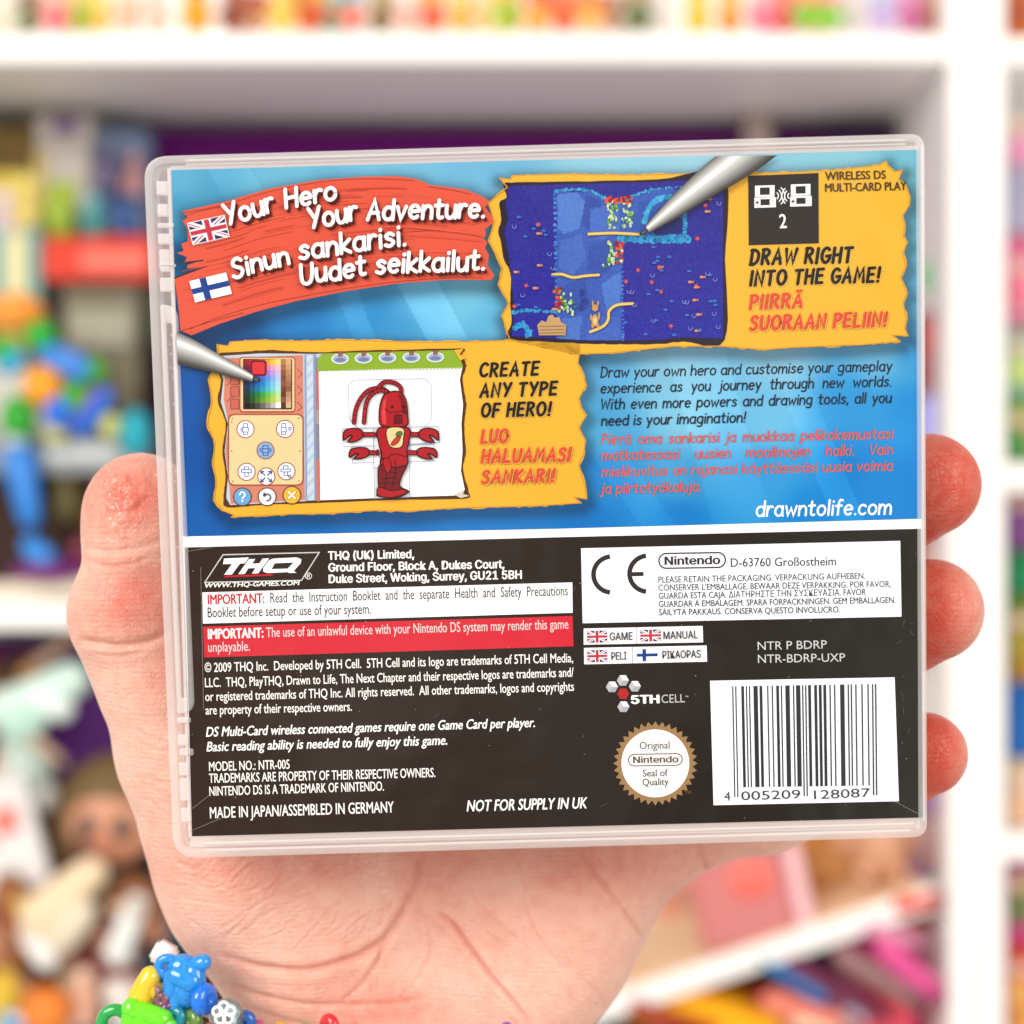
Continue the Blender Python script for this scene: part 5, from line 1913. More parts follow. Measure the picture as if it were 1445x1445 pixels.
def figurine(nm, label, px, py, d, hpx, rgb, head, extra=None, kind='round', group='little toys along the top shelf', cat='toy figure', rz=0.0):
    """small toy standing at (px, py): body, head, ears or hair, arms, feet"""
    h = hpx / FPX * d
    t = thing(nm, label, cat, (X(px, d), d, Z(py, d)), (0, 0, rz), group)
    m, mh = pmat('toy_plastic', rgb, .35, .05, 40), pmat('toy_plastic', head, .35, .05, 40)
    bm = bmesh.new()
    capsule_bm(bm, (0, 0, h * .24), (0, 0, h * .42), h * .24, h * .17)
    bm_obj('torso', bm, m, t, True)
    bm = bmesh.new()
    sphere_bm(bm, (0, -h * .02, h * .72), h * .25, 18, (1, .92, .95))
    hd_ = bm_obj('head', bm, mh, t, True)
    me_ = pmat('toy_plastic', extra or head, .35, .05, 40)
    for s in (-1, 1):
        bm = bmesh.new()
        if kind == 'bunny':
            capsule_bm(bm, (s * h * .12, 0, h * .9), (s * h * .2, .0, h * 1.15), h * .06, h * .05, 10)
        elif kind == 'hair':
            capsule_bm(bm, (s * h * .2, h * .05, h * .82), (s * h * .28, h * .05, h * .5), h * .1, h * .06, 10)
        else:
            sphere_bm(bm, (s * h * .2, 0, h * .92), h * .09, 12)
        bm_obj('ear' if kind != 'hair' else 'pigtail', bm, me_, hd_, True)
        bm = bmesh.new()
        capsule_bm(bm, (s * h * .17, -h * .03, h * .44), (s * h * .3, -h * .1, h * .28), h * .07, h * .06, 10)
        bm_obj('arm', bm, m, t, True)
        bm = bmesh.new()
        capsule_bm(bm, (s * h * .11, -h * .02, h * .1), (s * h * .12, -h * .12, h * .07), h * .085, h * .065, 10)
        bm_obj('foot', bm, mh, t, True)
    return t


# little toys on the top shelf: only their feet and bodies are in the picture
TOPS = [(8, (222, 216, 190), (240, 236, 220), 'cream', 'round'), (42, (110, 130, 70), (140, 100, 70), 'olive green', 'round'), (80, (238, 110, 120), (250, 190, 170), 'coral pink', 'hair'),
        (112, (150, 200, 50), (240, 220, 120), 'lime green', 'round'), (142, (240, 205, 90), (250, 225, 140), 'pale yellow', 'bunny'), (180, (238, 190, 160), (250, 215, 190), 'peach', 'hair'),
        (222, (232, 190, 165), (230, 205, 190), 'skin pink', 'round'), (277, (255, 160, 10), (250, 170, 40), 'bright orange', 'round'), (330, (150, 80, 60), (190, 130, 110), 'brown', 'round'),
        (362, (205, 150, 110), (190, 90, 70), 'tan with a red head', 'hair'), (398, (245, 195, 85), (250, 215, 120), 'honey yellow', 'bunny'), (436, (220, 90, 50), (240, 180, 90), 'rust orange', 'hair'),
        (468, (90, 175, 140), (150, 200, 180), 'sea green', 'round'), (497, (240, 130, 110), (120, 190, 200), 'salmon with a blue head', 'round'), (538, (120, 90, 30), (160, 130, 40), 'dark mustard', 'round'),
        (575, (235, 170, 150), (240, 210, 200), 'dusty pink', 'hair'), (610, (240, 110, 90), (250, 190, 60), 'red with a yellow head', 'round'), (650, (245, 170, 60), (250, 200, 80), 'amber', 'bunny'),
        (686, (230, 210, 140), (240, 225, 170), 'sand', 'round'), (718, (160, 195, 60), (235, 205, 60), 'apple green with a yellow head', 'round'), (758, (250, 170, 60), (240, 120, 70), 'mandarin', 'round'),
        (796, (225, 100, 60), (245, 140, 100), 'vermilion', 'hair'), (832, (245, 180, 90), (250, 140, 70), 'apricot', 'hair'), (866, (220, 170, 140), (170, 120, 90), 'fawn', 'round'), (900, (90, 110, 60), (170, 150, 100), 'moss green', 'round'),
        (938, (235, 225, 215), (240, 230, 225), 'off white', 'bunny'), (985, (240, 190, 30), (250, 200, 50), 'golden', 'round'), (1030, (245, 165, 10), (250, 185, 30), 'deep yellow', 'round'),
        (1076, (235, 110, 140), (245, 170, 180), 'rose', 'hair'), (1106, (240, 90, 80), (250, 150, 120), 'tomato red', 'round'), (1140, (130, 190, 60), (250, 170, 110), 'grass green', 'round'), (1168, (120, 200, 50), (250, 150, 150), 'spring green', 'bunny'),
        (1205, (240, 235, 235), (235, 225, 220), 'white', 'round'), (1245, (200, 170, 215), (190, 190, 225), 'lilac', 'hair'), (1285, (235, 130, 190), (240, 170, 210), 'candy pink', 'hair'), (1318, (170, 90, 70), (200, 150, 120), 'chestnut', 'round')]
rt = random.Random(4)
for px_, c1, c2, word, kd in TOPS:
    figurine('toy_figure', word + ' little toy standing on the top shelf', px_, 49 - .2, 1.23 + rt.uniform(0, .05), rt.uniform(60, 84), c1, c2, None, kd)

# upper compartment of the left bookcase
F1 = 846
toy_box('storage_box', 'long dark purple storage box under the top shelf', 'storage box', 205, 1150, 183, 836, 1.372, .04, (92, 0, 100))
toy_box('toy_carton', 'ochre carton with a yellow figure printed on it', 'toy box', -60, 48, 178, 838, 1.33, .07, (120, 96, 50), [(.72, .9, .2, .95, (232, 205, 90)), (.5, .68, .5, .9, (226, 196, 100)), (.3, .5, .1, .9, (230, 225, 215))])
toy_box('toy_carton', 'pale carton with a round green badge', 'toy box', 50, 128, 160, 838, 1.33, .07, (205, 196, 190), [(.955, .99, .3, .8, (130, 100, 150)), (.79, .86, .25, .75, (170, 190, 70)), (.74, .92, .0, .2, (210, 190, 120))])
toy_box('toy_carton', 'blue grey carton between pale carton and game case', 'toy box', 130, 206, 182, 838, 1.34, .07, (120, 140, 172), [(.8, .9, .1, .7, (80, 110, 160)), (.72, .8, .3, 1, (196, 170, 180)), (.62, .72, 0, .6, (70, 150, 150))])
toy_box('toy_carton', 'flat red carton lying on a dark box', 'toy box', 60, 215, 334, 396, 1.285, .05, (222, 70, 52), [(.2, .7, .35, .95, (236, 120, 105))])
toy_box('storage_box', 'black brown box under the flat red carton', 'storage box', 70, 218, 397.5, 600, 1.285, .05, (40, 26, 20), [(.1, .95, .14, .86, (120, 112, 92)), (.55, .8, .2, .8, (168, 164, 146))])
toy_box('toy_carton', 'teal carton below the ochre one', 'toy box', -40, 58, 320, 432, 1.29, .05, (120, 168, 165), [(.1, .9, .5, .8, (228, 220, 170)), (.1, .8, 0, .3, (222, 210, 200))])
toy_box('storage_box', 'dark maroon box behind the jointed toy', 'storage box', 100, 232, 602, 848, 1.29, .05, (70, 22, 20), [(.3, .8, .1, .5, (110, 80, 40))])
toy_box('storage_box', 'grey block under the jointed toy', 'storage box', -60, 196, 610, 668, 1.225, .05, (150, 156, 160), [(.3, .7, .5, .9, (196, 200, 200))])
toy_box('storage_box', 'dark brown box under the grey block', 'storage box', -70, 98, 669.5, 846, 1.3, .06, (62, 42, 34))

# the many-coloured jointed toy on the left
jt = thing('jointed_toy', 'large jointed toy in green, blue and orange beside the thumb', 'toy figure', tuple(W(70, 806, 1.21)))
jl = Vector(jt.location)


def jpart(nm, shapes, rgb, label=None):
    bm = bmesh.new()
    for s_ in shapes:
        if len(s_) == 3:
            (a, r, sc) = s_
            sphere_bm(bm, W(*a, 1.215), r / FPX * 1.21, 18, sc)
        else:
            a, b, ra, rb = s_
            capsule_bm(bm, W(*a, 1.215), W(*b, 1.21), ra / FPX * 1.21, rb / FPX * 1.21)
    bmesh.ops.translate(bm, verts=bm.verts[:], vec=-jl)
    o = bm_obj(nm, bm, pmat('toy_plastic', rgb, .3, .04, 30), jt, True)
    if label:
        o['label'] = label


jpart('head', [((20, 440), 34, (1.3, 1, .8))], (242, 150, 50), 'orange head')
jpart('torso', [((62, 545), 30, (1, 1, 1))], (252, 160, 20), 'orange ball')
jpart('shoulder', [((8, 495), 24, (1, 1, .8)), ((58, 474), 24, (1, 1, 1))], (30, 170, 50))
jpart('arm', [((70, 500), (112, 520), 18, 20)], (50, 130, 220), 'blue arm')
jpart('hand', [((128, 524), 22, (1, 1, .9)), ((108, 560), 20, (.9, 1, 1.2))], (60, 175, 40))
jpart('hip', [((26, 590), 26, (1, 1, 1.3))], (30, 160, 30), 'green hip')
jpart('arm', [((10, 516), (24, 508), 16, 14)], (60, 170, 220))
jpart('tool', [((84, 580), 22, (1, 1, 1.2)), ((116, 602), (146, 560), 14, 14)], (30, 110, 225))
jpart('tool', [((112, 586), (134, 556), 9, 9)], (160, 30, 110), 'magenta tool')
jpart('wheel', [((192, 612), 28, (.8, 1, 1.3))], (20, 165, 185), 'turquoise disc')
jpart('badge', [((156, 602), 16, (1, 1, 1.2))], (205, 205, 120))
jpart('badge', [((78, 614), 14, (1.2, 1, .8))], (205, 205, 120))
jpart('leg', [((28, 650), (42, 730), 25, 16)], (30, 125, 215), 'long blue leg')
jpart('foot', [((44, 770), (62, 790), 15, 19)], (50, 140, 225))
jpart('base', [((70, 806), 50, (1.2, 1, .32))], (110, 15, 110), 'purple base')
jpart('knee', [((22, 622), 18, (1, 1, .8))], (190, 200, 205))

# right end of the same compartment, glimpsed past the case
toy_box('storage_box', 'burgundy box behind the right end of the game case', 'storage box', 1185, 1330, 224, 836, 1.33, .06, (110, 14, 50), [(.78, .96, .55, .98, (196, 40, 90)), (.62, .74, .6, .98, (226, 100, 150)), (.2, .5, .6, .98, (70, 20, 40))])
toy_box('storage_box', 'dark violet box under the top shelf beside the upright', 'storage box', 1152, 1330, 184, 222.5, 1.36, .04, (70, 20, 90))
toy_box('display_stand', 'pale grey stand before the purple box', 'display stand', 1050, 1090, 112, 836, 1.352, .012, (176, 158, 150))
gb = thing('green_ball', 'glossy emerald ball beside the white upright', 'ball', (X(1318, 1.27), 1.27, Z(392, 1.27)))
bm = bmesh.new()
sphere_bm(bm, (0, 0, 0), 22 / FPX * 1.27, 20, (1, 1, 1.35))
bm_obj('ball', bm, pmat('toy_plastic', (10, 200, 90), .25, .04, 30), gb, True)
bm = bmesh.new()
torus_bm(bm, (0, 0, 0), .0116, .0011)
bm_obj('seam', bm, pmat('toy_plastic', (10, 150, 70), .3, .04, 30), gb, True)
bm = bmesh.new()
capsule_bm(bm, (0, 0, -.017), (0, 0, -.028), .003, .006)
bm_obj('stand', bm, pmat('toy_plastic', (60, 60, 70), .4, .04, 30), gb, True)
toy_box('toy_carton', 'narrow crimson carton under the emerald ball', 'toy box', 1300, 1338, 440, 556, 1.25, .05, (150, 20, 44), [(.5, .9, .1, .9, (206, 60, 60))])
toy_box('toy_carton', 'narrow lavender carton under the crimson one', 'toy box', 1298, 1338, 557.5, 640, 1.25, .05, (166, 166, 245))
toy_box('toy_carton', 'narrow plum carton behind the upper fingertip', 'toy box', 1296, 1338, 641.5, 846, 1.25, .05, (140, 60, 90), [(.1, .4, .1, .9, (200, 150, 130))])

# lower compartment, left: dolls and odds and ends in a heap
toy_box('fabric_bag', 'violet cloth bag behind the dolls at lower left', 'bag', -40, 190, 906, 1240, 1.35, .05, (92, 44, 120), [(.8, .95, .25, .5, (150, 100, 40)), (.84, .97, .02, .16, (196, 30, 130))])
toy_box('storage_box', 'dark brown crate behind the doll heap', 'storage box', -60, 420, 1100, 1545, 1.345, .05, (74, 46, 34))


def doll(label, px, py, d, headpx, skin_c, hair_c, dress_c, tilt=0.0, boots=(240, 238, 234)):
    h = headpx / FPX * d
    t = thing('doll', label, 'doll', (X(px, d), d, Z(py, d)), (0, tilt, 0), 'dolls heaped on the lower shelf')
    ms = pmat('doll_skin', skin_c, .4, .05, 30)
    bm = bmesh.new()
    sphere_bm(bm, (0, 0, h * 3.6), h, 22, (1, .92, 1.02))
    hd_ = bm_obj('head', bm, ms, t, True)
    bm = bmesh.new()
    sphere_bm(bm, (0, h * .25, h * 3.85), h * 1.12, 20, (1.05, .95, 1))
    for s in (-1, 1):
        capsule_bm(bm, (s * h * .95, h * .2, h * 3.9), (s * h * 1.05, h * .2, h * 2.7), h * .35, h * .2)
    bm_obj('hair', bm, pmat('doll_hair', hair_c, .6, .2, 60), hd_, True)
    for s in (-1, 1):
        bm = bmesh.new()
        sphere_bm(bm, (s * h * .36, -h * .86, h * 3.55), h * .2, 14, (1, .5, 1.2))
        bm_obj('eye', bm, pmat('doll_eye', (70, 60, 60), .2, .03, 30), hd_, True)
    bm = bmesh.new()
    capsule_bm(bm, (0, -h * .84, h * 3.12), (0, -h * .86, h * 3.12 + .0004), h * .13, h * .13, 10)
    bm_obj('mouth', bm, pmat('doll_lip', (190, 110, 100), .4, .03, 30), hd_, True)
    bm = bmesh.new()
    capsule_bm(bm, (0, 0, h * 1.3), (0, 0, h * 2.3), h * .85, h * .45)
    bm_obj('dress', bm, pmat('doll_cloth', dress_c, .8, .12, 50), t, True)
    for s in (-1, 1):
        bm = bmesh.new()
        capsule_bm(bm, (s * h * .5, 0, h * 2.2), (s * h * 1.2, -h * .3, h * 1.2), h * .2, h * .16)
        bm_obj('arm', bm, ms, t, True)
        bm = bmesh.new()
        capsule_bm(bm, (s * h * .3, 0, h * 1.0), (s * h * .34, -h * .1, h * .2), h * .26, h * .22)
        lg_ = bm_obj('leg', bm, ms, t, True)
        bm = bmesh.new()
        capsule_bm(bm, (s * h * .34, -h * .06, h * .45), (s * h * .36, -h * .4, h * .12), h * .34, h * .3)
        bm_obj('boot', bm, pmat('doll_boot', boots, .5, .05, 30), lg_, True)
    return t


doll('brown skinned doll with olive hair and a dark teal dress, face to the front', 146, 1391, 1.24, 66, (206, 142, 110), (108, 84, 44), (60, 50, 46), .06)
doll('doll in a mint white dress lying against the violet bag', 58, 1140, 1.3, 44, (214, 180, 150), (96, 66, 46), (206, 226, 216), -.35)
doll('tan doll in a cream dress slumped below the white card', 96, 1430, 1.235, 44, (214, 168, 132), (150, 96, 60), (238, 216, 178), .5)
doll('small doll with chestnut hair at the lower left corner', 16, 1470, 1.225, 40, (200, 140, 104), (120, 70, 40), (226, 190, 60), -.1)
doll('doll in white and red beside the bracelet', 178, 1440, 1.22, 32, (176, 116, 90), (110, 40, 40), (236, 228, 222), -.2)
toy_box('cardboard_tag', 'white card with red and green marks leaning among the dolls', 'card', -30, 78, 1092, 1262, 1.225, .004, (232, 228, 228), [(.5, .72, .45, .78, (226, 130, 120)), (.05, .2, .3, .6, (110, 130, 70)), (.42, .56, .1, .4, (236, 190, 200))], rz=0.0).rotation_euler = (-.1, -.3, 0)
toy_box('boot_box', 'dark teal box between the doll and the wrist', 'storage box', 196, 262, 1210, 1400, 1.27, .04, (14, 66, 86), [(.1, .6, .2, .8, (10, 90, 110))])
cb_ = thing('toy_ball', 'orange ball at the bottom left among the dolls', 'ball', tuple(W(66, 1428, 1.2)))
bm = bmesh.new()
sphere_bm(bm, (0, 0, 0), 36 / FPX * 1.2, 22)
bm_obj('ball', bm, pmat('toy_plastic', (236, 130, 40), .4, .05, 30), cb_, True)
bm = bmesh.new()
torus_bm(bm, (0, 0, 0), 35.6 / FPX * 1.2, .0012)
bm_obj('seam', bm, pmat('toy_plastic', (190, 96, 30), .4, .05, 30), cb_, True)
toy_box('cream_slab', 'cream flat box lying on the middle shelf under the jointed toy', 'box', -60, 140, 822, 848, 1.21, .1, (238, 226, 206)).rotation_euler = (0, -.07, 0)

# lower compartment, right: leaning white board and bright boxes
lean = thing('leaning_board', 'white board lying aslant across the lower shelf', 'board', tuple(W(1080, 1330, 1.21)), (0, -.325, 0))
bm = bmesh.new()
box(bm, np.array((-.165, 0, -.017)), np.array((.125, .17, 0)), .002)
bm_obj('board', bm, white, lean)
bm = bmesh.new()
box(bm, np.array((-.160, .004, .0003)), np.array((.120, .168, .002)), .0005)
bm_obj('liner', bm, pmat('tan_liner', (240, 200, 160), .6, .06, 20), lean)
toy_box('toy_carton', 'orange tan carton on the aslant board', 'toy box', 1130, 1215, 1150, 1262, 1.29, .05, (214, 150, 84), [(.2, .5, .1, .8, (226, 170, 110))])
pk = thing('pink_case', 'see-through pink plastic case on the aslant board', 'plastic case', tuple(W(1080, 1322, 1.235)), (0, -.2, 0))
bm = bmesh.new()
box(bm, np.array((-.045, -.02, 0)), np.array((.022, .03, .062)), .004)
bm_obj('shell', bm, pmat('pink_plastic', (244, 150, 150), .2, .04, 20, trans=.35), pk)
bm = bmesh.new()
box(bm, np.array((.0225, -.022, .004)), np.array((.034, .032, .066)), .003)
bm_obj('end_cap', bm, pmat('pink_plastic', (248, 200, 205), .2, .04, 20), pk)
bm = bmesh.new()
sphere_bm(bm, (-.004, -.016, .046), .016, 18, (1.2, .5, 1))
bm_obj('sticker', bm, pmat('pink_plastic', (236, 110, 96), .3, .04, 20), pk, True)
figurine('toy_figure', 'peach doll standing near the upright, seen from the legs down', 1240, 1240, 1.25, 190, (205, 150, 116), (220, 170, 140), (120, 80, 60), 'hair', None)
figurine('toy_figure', 'brown and violet doll right beside the upright', 1312, 1236, 1.25, 170, (150, 110, 110), (150, 110, 160), (100, 70, 120), 'hair', None)
toy_box('storage_box', 'navy box below the aslant board', 'storage box', 1130, 1230, 1330, 1545, 1.3, .05, (44, 56, 104), [(.5, .95, .4, .98, (130, 100, 110))])
toy_box('storage_box', 'magenta box beside the upright at lower right', 'storage box', 1180, 1336, 1268, 1545, 1.28, .05, (206, 60, 140), [(.8, .98, .55, .9, (226, 70, 40)), (.45, .7, .05, .5, (180, 120, 140)), (.1, .5, .5, .95, (232, 120, 180))])
toy_box('toy_carton', 'pink red carton at the bottom below the navy box', 'toy box', 1070, 1290, 1412, 1545, 1.235, .05, (238, 90, 110), [(.6, .98, .1, .5, (240, 150, 130)), (.5, .95, .52, .68, (210, 220, 250))])
toy_box('picture_book', 'yellow orange book lying at the bottom behind the palm', 'book', 880, 1092, 1405, 1470, 1.22, .08, (244, 176, 30), [(.1, .5, 0, .6, (170, 50, 20))]).rotation_euler = (0, .28, 0)
toy_box('storage_box', 'olive grey box in the shade of the aslant board', 'storage box', 860, 1110, 1380, 1545, 1.33, .05, (140, 120, 96))
toy_box('dark_bag', 'dark brown bag at the bottom behind the wrist', 'bag', 760, 880, 1395, 1545, 1.26, .06, (70, 52, 40))
st = thing('blue_pen', 'bright blue stick sloping down below the aslant board', 'pen', tuple(W(1125, 1390, 1.215)))
bm = bmesh.new()
capsule_bm(bm, W(1085, 1360, 1.215) - W(1125, 1390, 1.215), W(1160, 1408, 1.215) - W(1125, 1390, 1.215), .005, .0055)
bm_obj('barrel', bm, pmat('toy_plastic', (20, 120, 190), .35, .05, 30), st, True)
bm = bmesh.new()
capsule_bm(bm, W(1062, 1347, 1.215) - W(1125, 1390, 1.215), W(1080, 1357, 1.215) - W(1125, 1390, 1.215), .005, .0056)
bm_obj('cap', bm, pmat('toy_plastic', (60, 120, 140), .35, .05, 30), st, True)
toy_box('storage_box', 'dark purple box between the navy and magenta boxes', 'storage box', 1100, 1180, 1372, 1440, 1.27, .03, (110, 40, 90))

# right bookcase: slivers of what stands on it
RS = 'toys in the right bookcase'
toy_box('toy_carton', 'orange carton at the very top of the right bookcase', 'toy box', 1421, 1500, -60, 50, 1.25, .05, (226, 120, 50), [(.1, .5, .05, .6, (180, 90, 60))])
toy_box('toy_carton', 'lavender carton high in the right bookcase', 'toy box', 1422, 1500, 200, 330, 1.28, .05, (180, 180, 206))
toy_box('toy_carton', 'grey pink carton in the right bookcase below the lavender one', 'toy box', 1421, 1500, 331.5, 460, 1.28, .05, (230, 120, 160), [(.1, .5, .02, .6, (240, 170, 190))])
toy_box('toy_carton', 'mint carton in the right bookcase below the pink one', 'toy box', 1422, 1500, 461.5, 560, 1.28, .05, (150, 196, 180))
toy_box('toy_carton', 'green carton on the upper right shelf board', 'toy box', 1421, 1500, 561.5, 651, 1.28, .05, (120, 170, 60), [(.05, .5, .02, .6, (210, 110, 60))])
toy_box('toy_carton', 'purple carton just under the right shelf board', 'toy box', 1424, 1500, 700, 775, 1.26, .05, (150, 90, 160))
toy_box('toy_carton', 'leaf green carton under the purple one', 'toy box', 1424, 1500, 776.5, 840, 1.26, .05, (40, 140, 90))
toy_box('toy_carton', 'olive carton halfway down the right edge', 'toy box', 1424, 1500, 841.5, 960, 1.26, .05, (120, 140, 50), [(0, .4, .02, .7, (190, 140, 50))])
toy_box('toy_carton', 'blue carton low on the right edge', 'toy box', 1424, 1500, 961.5, 1070, 1.26, .05, (40, 110, 190))
toy_box('toy_carton', 'cream carton standing on the lower right shelf board', 'toy box', 1424, 1500, 1071.5, 1175, 1.26, .05, (232, 210, 180))
toy_box('toy_carton', 'olive and pink carton below the lower right shelf board', 'toy box', 1424, 1500, 1232, 1330, 1.26, .05, (214, 80, 150), [(.6, .98, .02, .7, (130, 130, 60))])
toy_box('toy_carton', 'red carton at the lower right corner', 'toy box', 1424, 1500, 1331.5, 1560, 1.26, .05, (220, 80, 70), [(.3, .6, .02, .7, (240, 170, 90))])

# small clutter that fills the gaps
CL = 'small odds and ends on the left shelves'


def trinket(nm, label, cat, shapes, rgb, d, grp=None):
    """little object of a few rounded pieces given in photo pixels at d metres; first piece is the body, others details"""
    t = thing(nm, label, cat, tuple(W(*shapes[0][0], d)), (0, 0, 0), grp)
    o = Vector(t.location)
    for k, (a, b, ra, rb, c) in enumerate(shapes):
        bm = bmesh.new()
        capsule_bm(bm, W(*a, d - .004 * k), W(*b, d - .004 * k) + 1e-5, ra / FPX * d, rb / FPX * d)
        bmesh.ops.translate(bm, verts=bm.verts[:], vec=-o)
        bm_obj('body' if k == 0 else 'detail', bm, pmat('toy_plastic', c or rgb, .4, .06, 40), t, True)
    return t


trinket('toy_boot', 'tall white toy boot above the bracelet', 'toy boot', [((192, 1276), (166, 1344), 15, 19, None), ((190, 1280), (190, 1282), 12, 12, (214, 200, 190))], (236, 240, 238), 1.2)
trinket('toy_boot', 'short white toy boot left of the tall one', 'toy boot', [((40, 1318), (66, 1352), 15, 18, None), ((36, 1316), (38, 1318), 11, 11, (220, 205, 195))], (240, 240, 238), 1.2)
trinket('cloth_scrap', 'cream cloth bundle under the white card', 'cloth', [((60, 1290), (128, 1232), 34, 24, None), ((88, 1320), (110, 1290), 26, 26, (226, 214, 190))], (240, 214, 178), 1.205)
trinket('toy_limb', 'rust brown toy arm at lower left', 'toy part', [((14, 1260), (30, 1340), 26, 20, None), ((20, 1270), (24, 1280), 16, 14, (205, 190, 60))], (150, 86, 44), 1.21)
trinket('toy_limb', 'dark red toy arm above the bracelet', 'toy part', [((120, 1352), (170, 1370), 16, 14, None), ((124, 1354), (130, 1356), 10, 10, (90, 20, 30))], (120, 20, 34), 1.215)
trinket('toy_limb', 'pinkish doll arm beside the orange ball', 'toy part', [((118, 1380), (124, 1440), 14, 12, None), ((120, 1376), (121, 1374), 12, 10, (240, 200, 180))], (232, 178, 152), 1.205)
trinket('toy_limb', 'sky blue toy piece at the very bottom left', 'toy part', [((14, 1442), (44, 1448), 16, 14, None), ((20, 1438), (24, 1438), 8, 8, (230, 240, 250))], (40, 150, 210), 1.2)
trinket('toy_limb', 'dark brown doll arm between card and doll', 'toy part', [((104, 1250), (120, 1190), 16, 14, None), ((106, 1246), (112, 1220), 10, 10, (70, 40, 30))], (96, 56, 38), 1.22)
trinket('mint_bow', 'mint satin bow over the violet bag', 'bow', [((10, 1000), (100, 960), 28, 26, None), ((60, 985), (86, 1000), 22, 18, (230, 244, 238)), ((20, 1030), (50, 1020), 20, 16, (180, 214, 200))], (206, 232, 222), 1.23)
trinket('brown_strap', 'dun strap crossing the violet bag', 'strap', [((40, 950), (110, 890), 12, 10, None), ((38, 952), (40, 954), 14, 14, (150, 110, 60))], (150, 120, 100), 1.235)
trinket('toy_figure', 'squat lime figure before the pale carton', 'toy figure', [((84, 300), (86, 322), 24, 20, None), ((84, 286), (85, 284), 12, 10, (190, 205, 90)), ((76, 340), (96, 341), 9, 9, (120, 150, 60))], (150, 178, 50), 1.31)
trinket('toy_figure', 'squat teal figure before the blue grey carton', 'toy figure', [((132, 312), (134, 326), 20, 18, None), ((131, 286), (133, 284), 13, 11, (110, 180, 180)), ((126, 340), (142, 340), 8, 8, (60, 120, 120))], (60, 140, 140), 1.31)
trinket('toy_figure', 'squat navy figure beside the game case', 'toy figure', [((178, 312), (180, 322), 20, 20, None), ((180, 286), (181, 284), 14, 12, (60, 90, 140)), ((176, 340), (190, 340), 8, 8, (40, 60, 100))], (44, 84, 140), 1.31)
trinket('toy_figure', 'slim mauve figure between two pale cartons', 'toy figure', [((150, 240), (152, 262), 15, 14, None), ((151, 216), (152, 214), 12, 10, (110, 100, 130)), ((140, 244), (136, 262), 6, 5, (110, 100, 130))], (112, 104, 140), 1.325)
trinket('toy_figure', 'slim rosy figure close to the game case corner', 'toy figure', [((190, 250), (191, 270), 13, 13, None), ((190, 226), (191, 224), 11, 9, (200, 150, 150)), ((180, 252), (176, 268), 6, 5, (190, 130, 130))], (190, 140, 140), 1.325)
trinket('toy_figure', 'honey figure in front of the ochre carton', 'toy figure', [((38, 290), (40, 330), 17, 17, None), ((38, 262), (39, 260), 15, 13, (240, 220, 120)), ((26, 300), (20, 324), 6, 6, (220, 190, 100))], (222, 200, 110), 1.3)
trinket('toy_figure', 'lilac white figure at the left edge', 'toy figure', [((6, 310), (8, 350), 17, 17, None), ((6, 282), (7, 280), 15, 13, (236, 220, 226)), ((16, 318), (22, 340), 6, 6, (210, 190, 200))], (214, 196, 206), 1.3)
trinket('toy_figure', 'dark green figure in the gap beside the game case', 'toy figure', [((222, 440), (222, 480), 12, 14, None), ((222, 424), (222, 422), 10, 9, (60, 80, 50)), ((214, 450), (212, 470), 5, 5, (50, 70, 40))], (44, 62, 36), 1.26)
trinket('toy_figure', 'russet figure low behind the jointed toy', 'toy figure', [((150, 700), (152, 740), 20, 22, None), ((150, 676), (151, 674), 15, 13, (120, 70, 50)), ((140, 706), (130, 730), 7, 7, (110, 60, 40))], (104, 58, 36), 1.25)
trinket('toy_figure', 'olive figure right of the long blue leg', 'toy figure', [((92, 690), (94, 720), 16, 18, None), ((92, 668), (93, 666), 13, 11, (120, 110, 60)), ((84, 694), (78, 716), 6, 6, (90, 80, 40))], (96, 88, 44), 1.24)
trinket('toy_figure', 'maroon figure at the foot of the jointed toy', 'toy figure', [((112, 796), (114, 820), 18, 18, None), ((112, 774), (113, 772), 13, 11, (150, 60, 90)), ((100, 800), (96, 816), 6, 6, (110, 30, 70))], (110, 26, 70), 1.24)
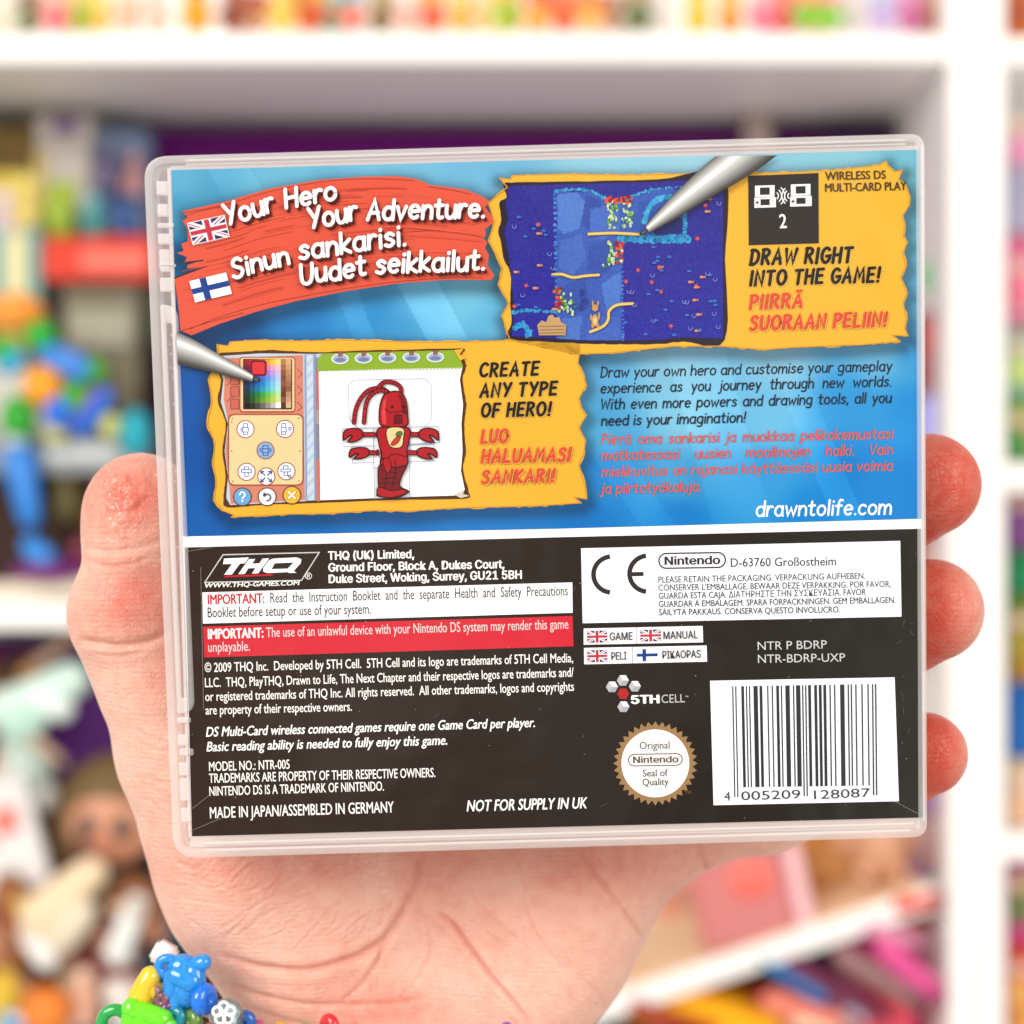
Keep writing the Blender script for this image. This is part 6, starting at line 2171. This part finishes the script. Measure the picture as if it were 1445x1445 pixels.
# bright sticks and scraps under the aslant board
for k, (lab, a, b, r, c) in enumerate((('rust red stick beside the yellow book', (900, 1420), (960, 1452), 13, (160, 40, 16)), ('salmon stick below the blue pen', (1090, 1412), (1200, 1450), 16, (236, 130, 110)),
                                     ('plum stick above the blue pen', (1120, 1360), (1240, 1430), 13, (104, 30, 70)), ('taupe stick in front of the navy box', (1190, 1350), (1290, 1410), 16, (150, 110, 110)),
                                     ('hot pink stick near the white upright', (1250, 1340), (1320, 1400), 18, (226, 80, 150)), ('pale pink stick under the end of the aslant board', (1230, 1310), (1300, 1330), 12, (214, 140, 170)),
                                     ('scarlet stick against the white upright', (1270, 1278), (1322, 1268), 12, (216, 50, 30)), ('ivory stick at the bottom right', (1130, 1440), (1190, 1448), 14, (240, 224, 190)))):
    t = trinket('marker_pen', lab, 'marker', [(a, b, r, r * .9, c), (b, (b[0] + (b[0] - a[0]) * .12, b[1] + (b[1] - a[1]) * .12), r * .7, r * .5, tuple(int(v * .7) for v in c))], c, 1.212, 'markers tumbled on the lower shelf')
# little faces and prints on the right-hand cartons
for k, (y_, c1, lab) in enumerate(((230, (235, 150, 190), 'pink figure before the lavender carton'), (430, (240, 120, 150), 'rose figure before the grey pink carton'), (540, (200, 220, 120), 'pale lime figure before the mint carton'),
                                  (645, (60, 150, 70), 'leafy figure on the upper right board'), (760, (120, 60, 130), 'grape figure before the purple carton'), (930, (170, 150, 40), 'mustard figure before the olive carton'),
                                  (1160, (240, 190, 150), 'peach figure before the cream carton'), (1300, (100, 130, 60), 'moss figure before the pink carton at right'), (1420, (240, 180, 90), 'amber figure before the red carton'))):
    trinket('toy_figure', lab, 'toy figure', [((1440, y_ - 26), (1440, y_ - 10), 14, 16, c1), ((1440, y_ - 52), (1441, y_ - 54), 12, 11, (245, 205, 180)), ((1430, y_ - 28), (1427, y_ - 14), 5, 5, c1)], c1, 1.235, 'little toys in the right bookcase')

toy_box('toy_carton', 'salmon carton at the back, left of the pink plastic case', 'toy box', 930, 1128, 1180, 1310, 1.36, .04, (236, 160, 140), [(.2, .5, .1, .9, (200, 150, 130))])
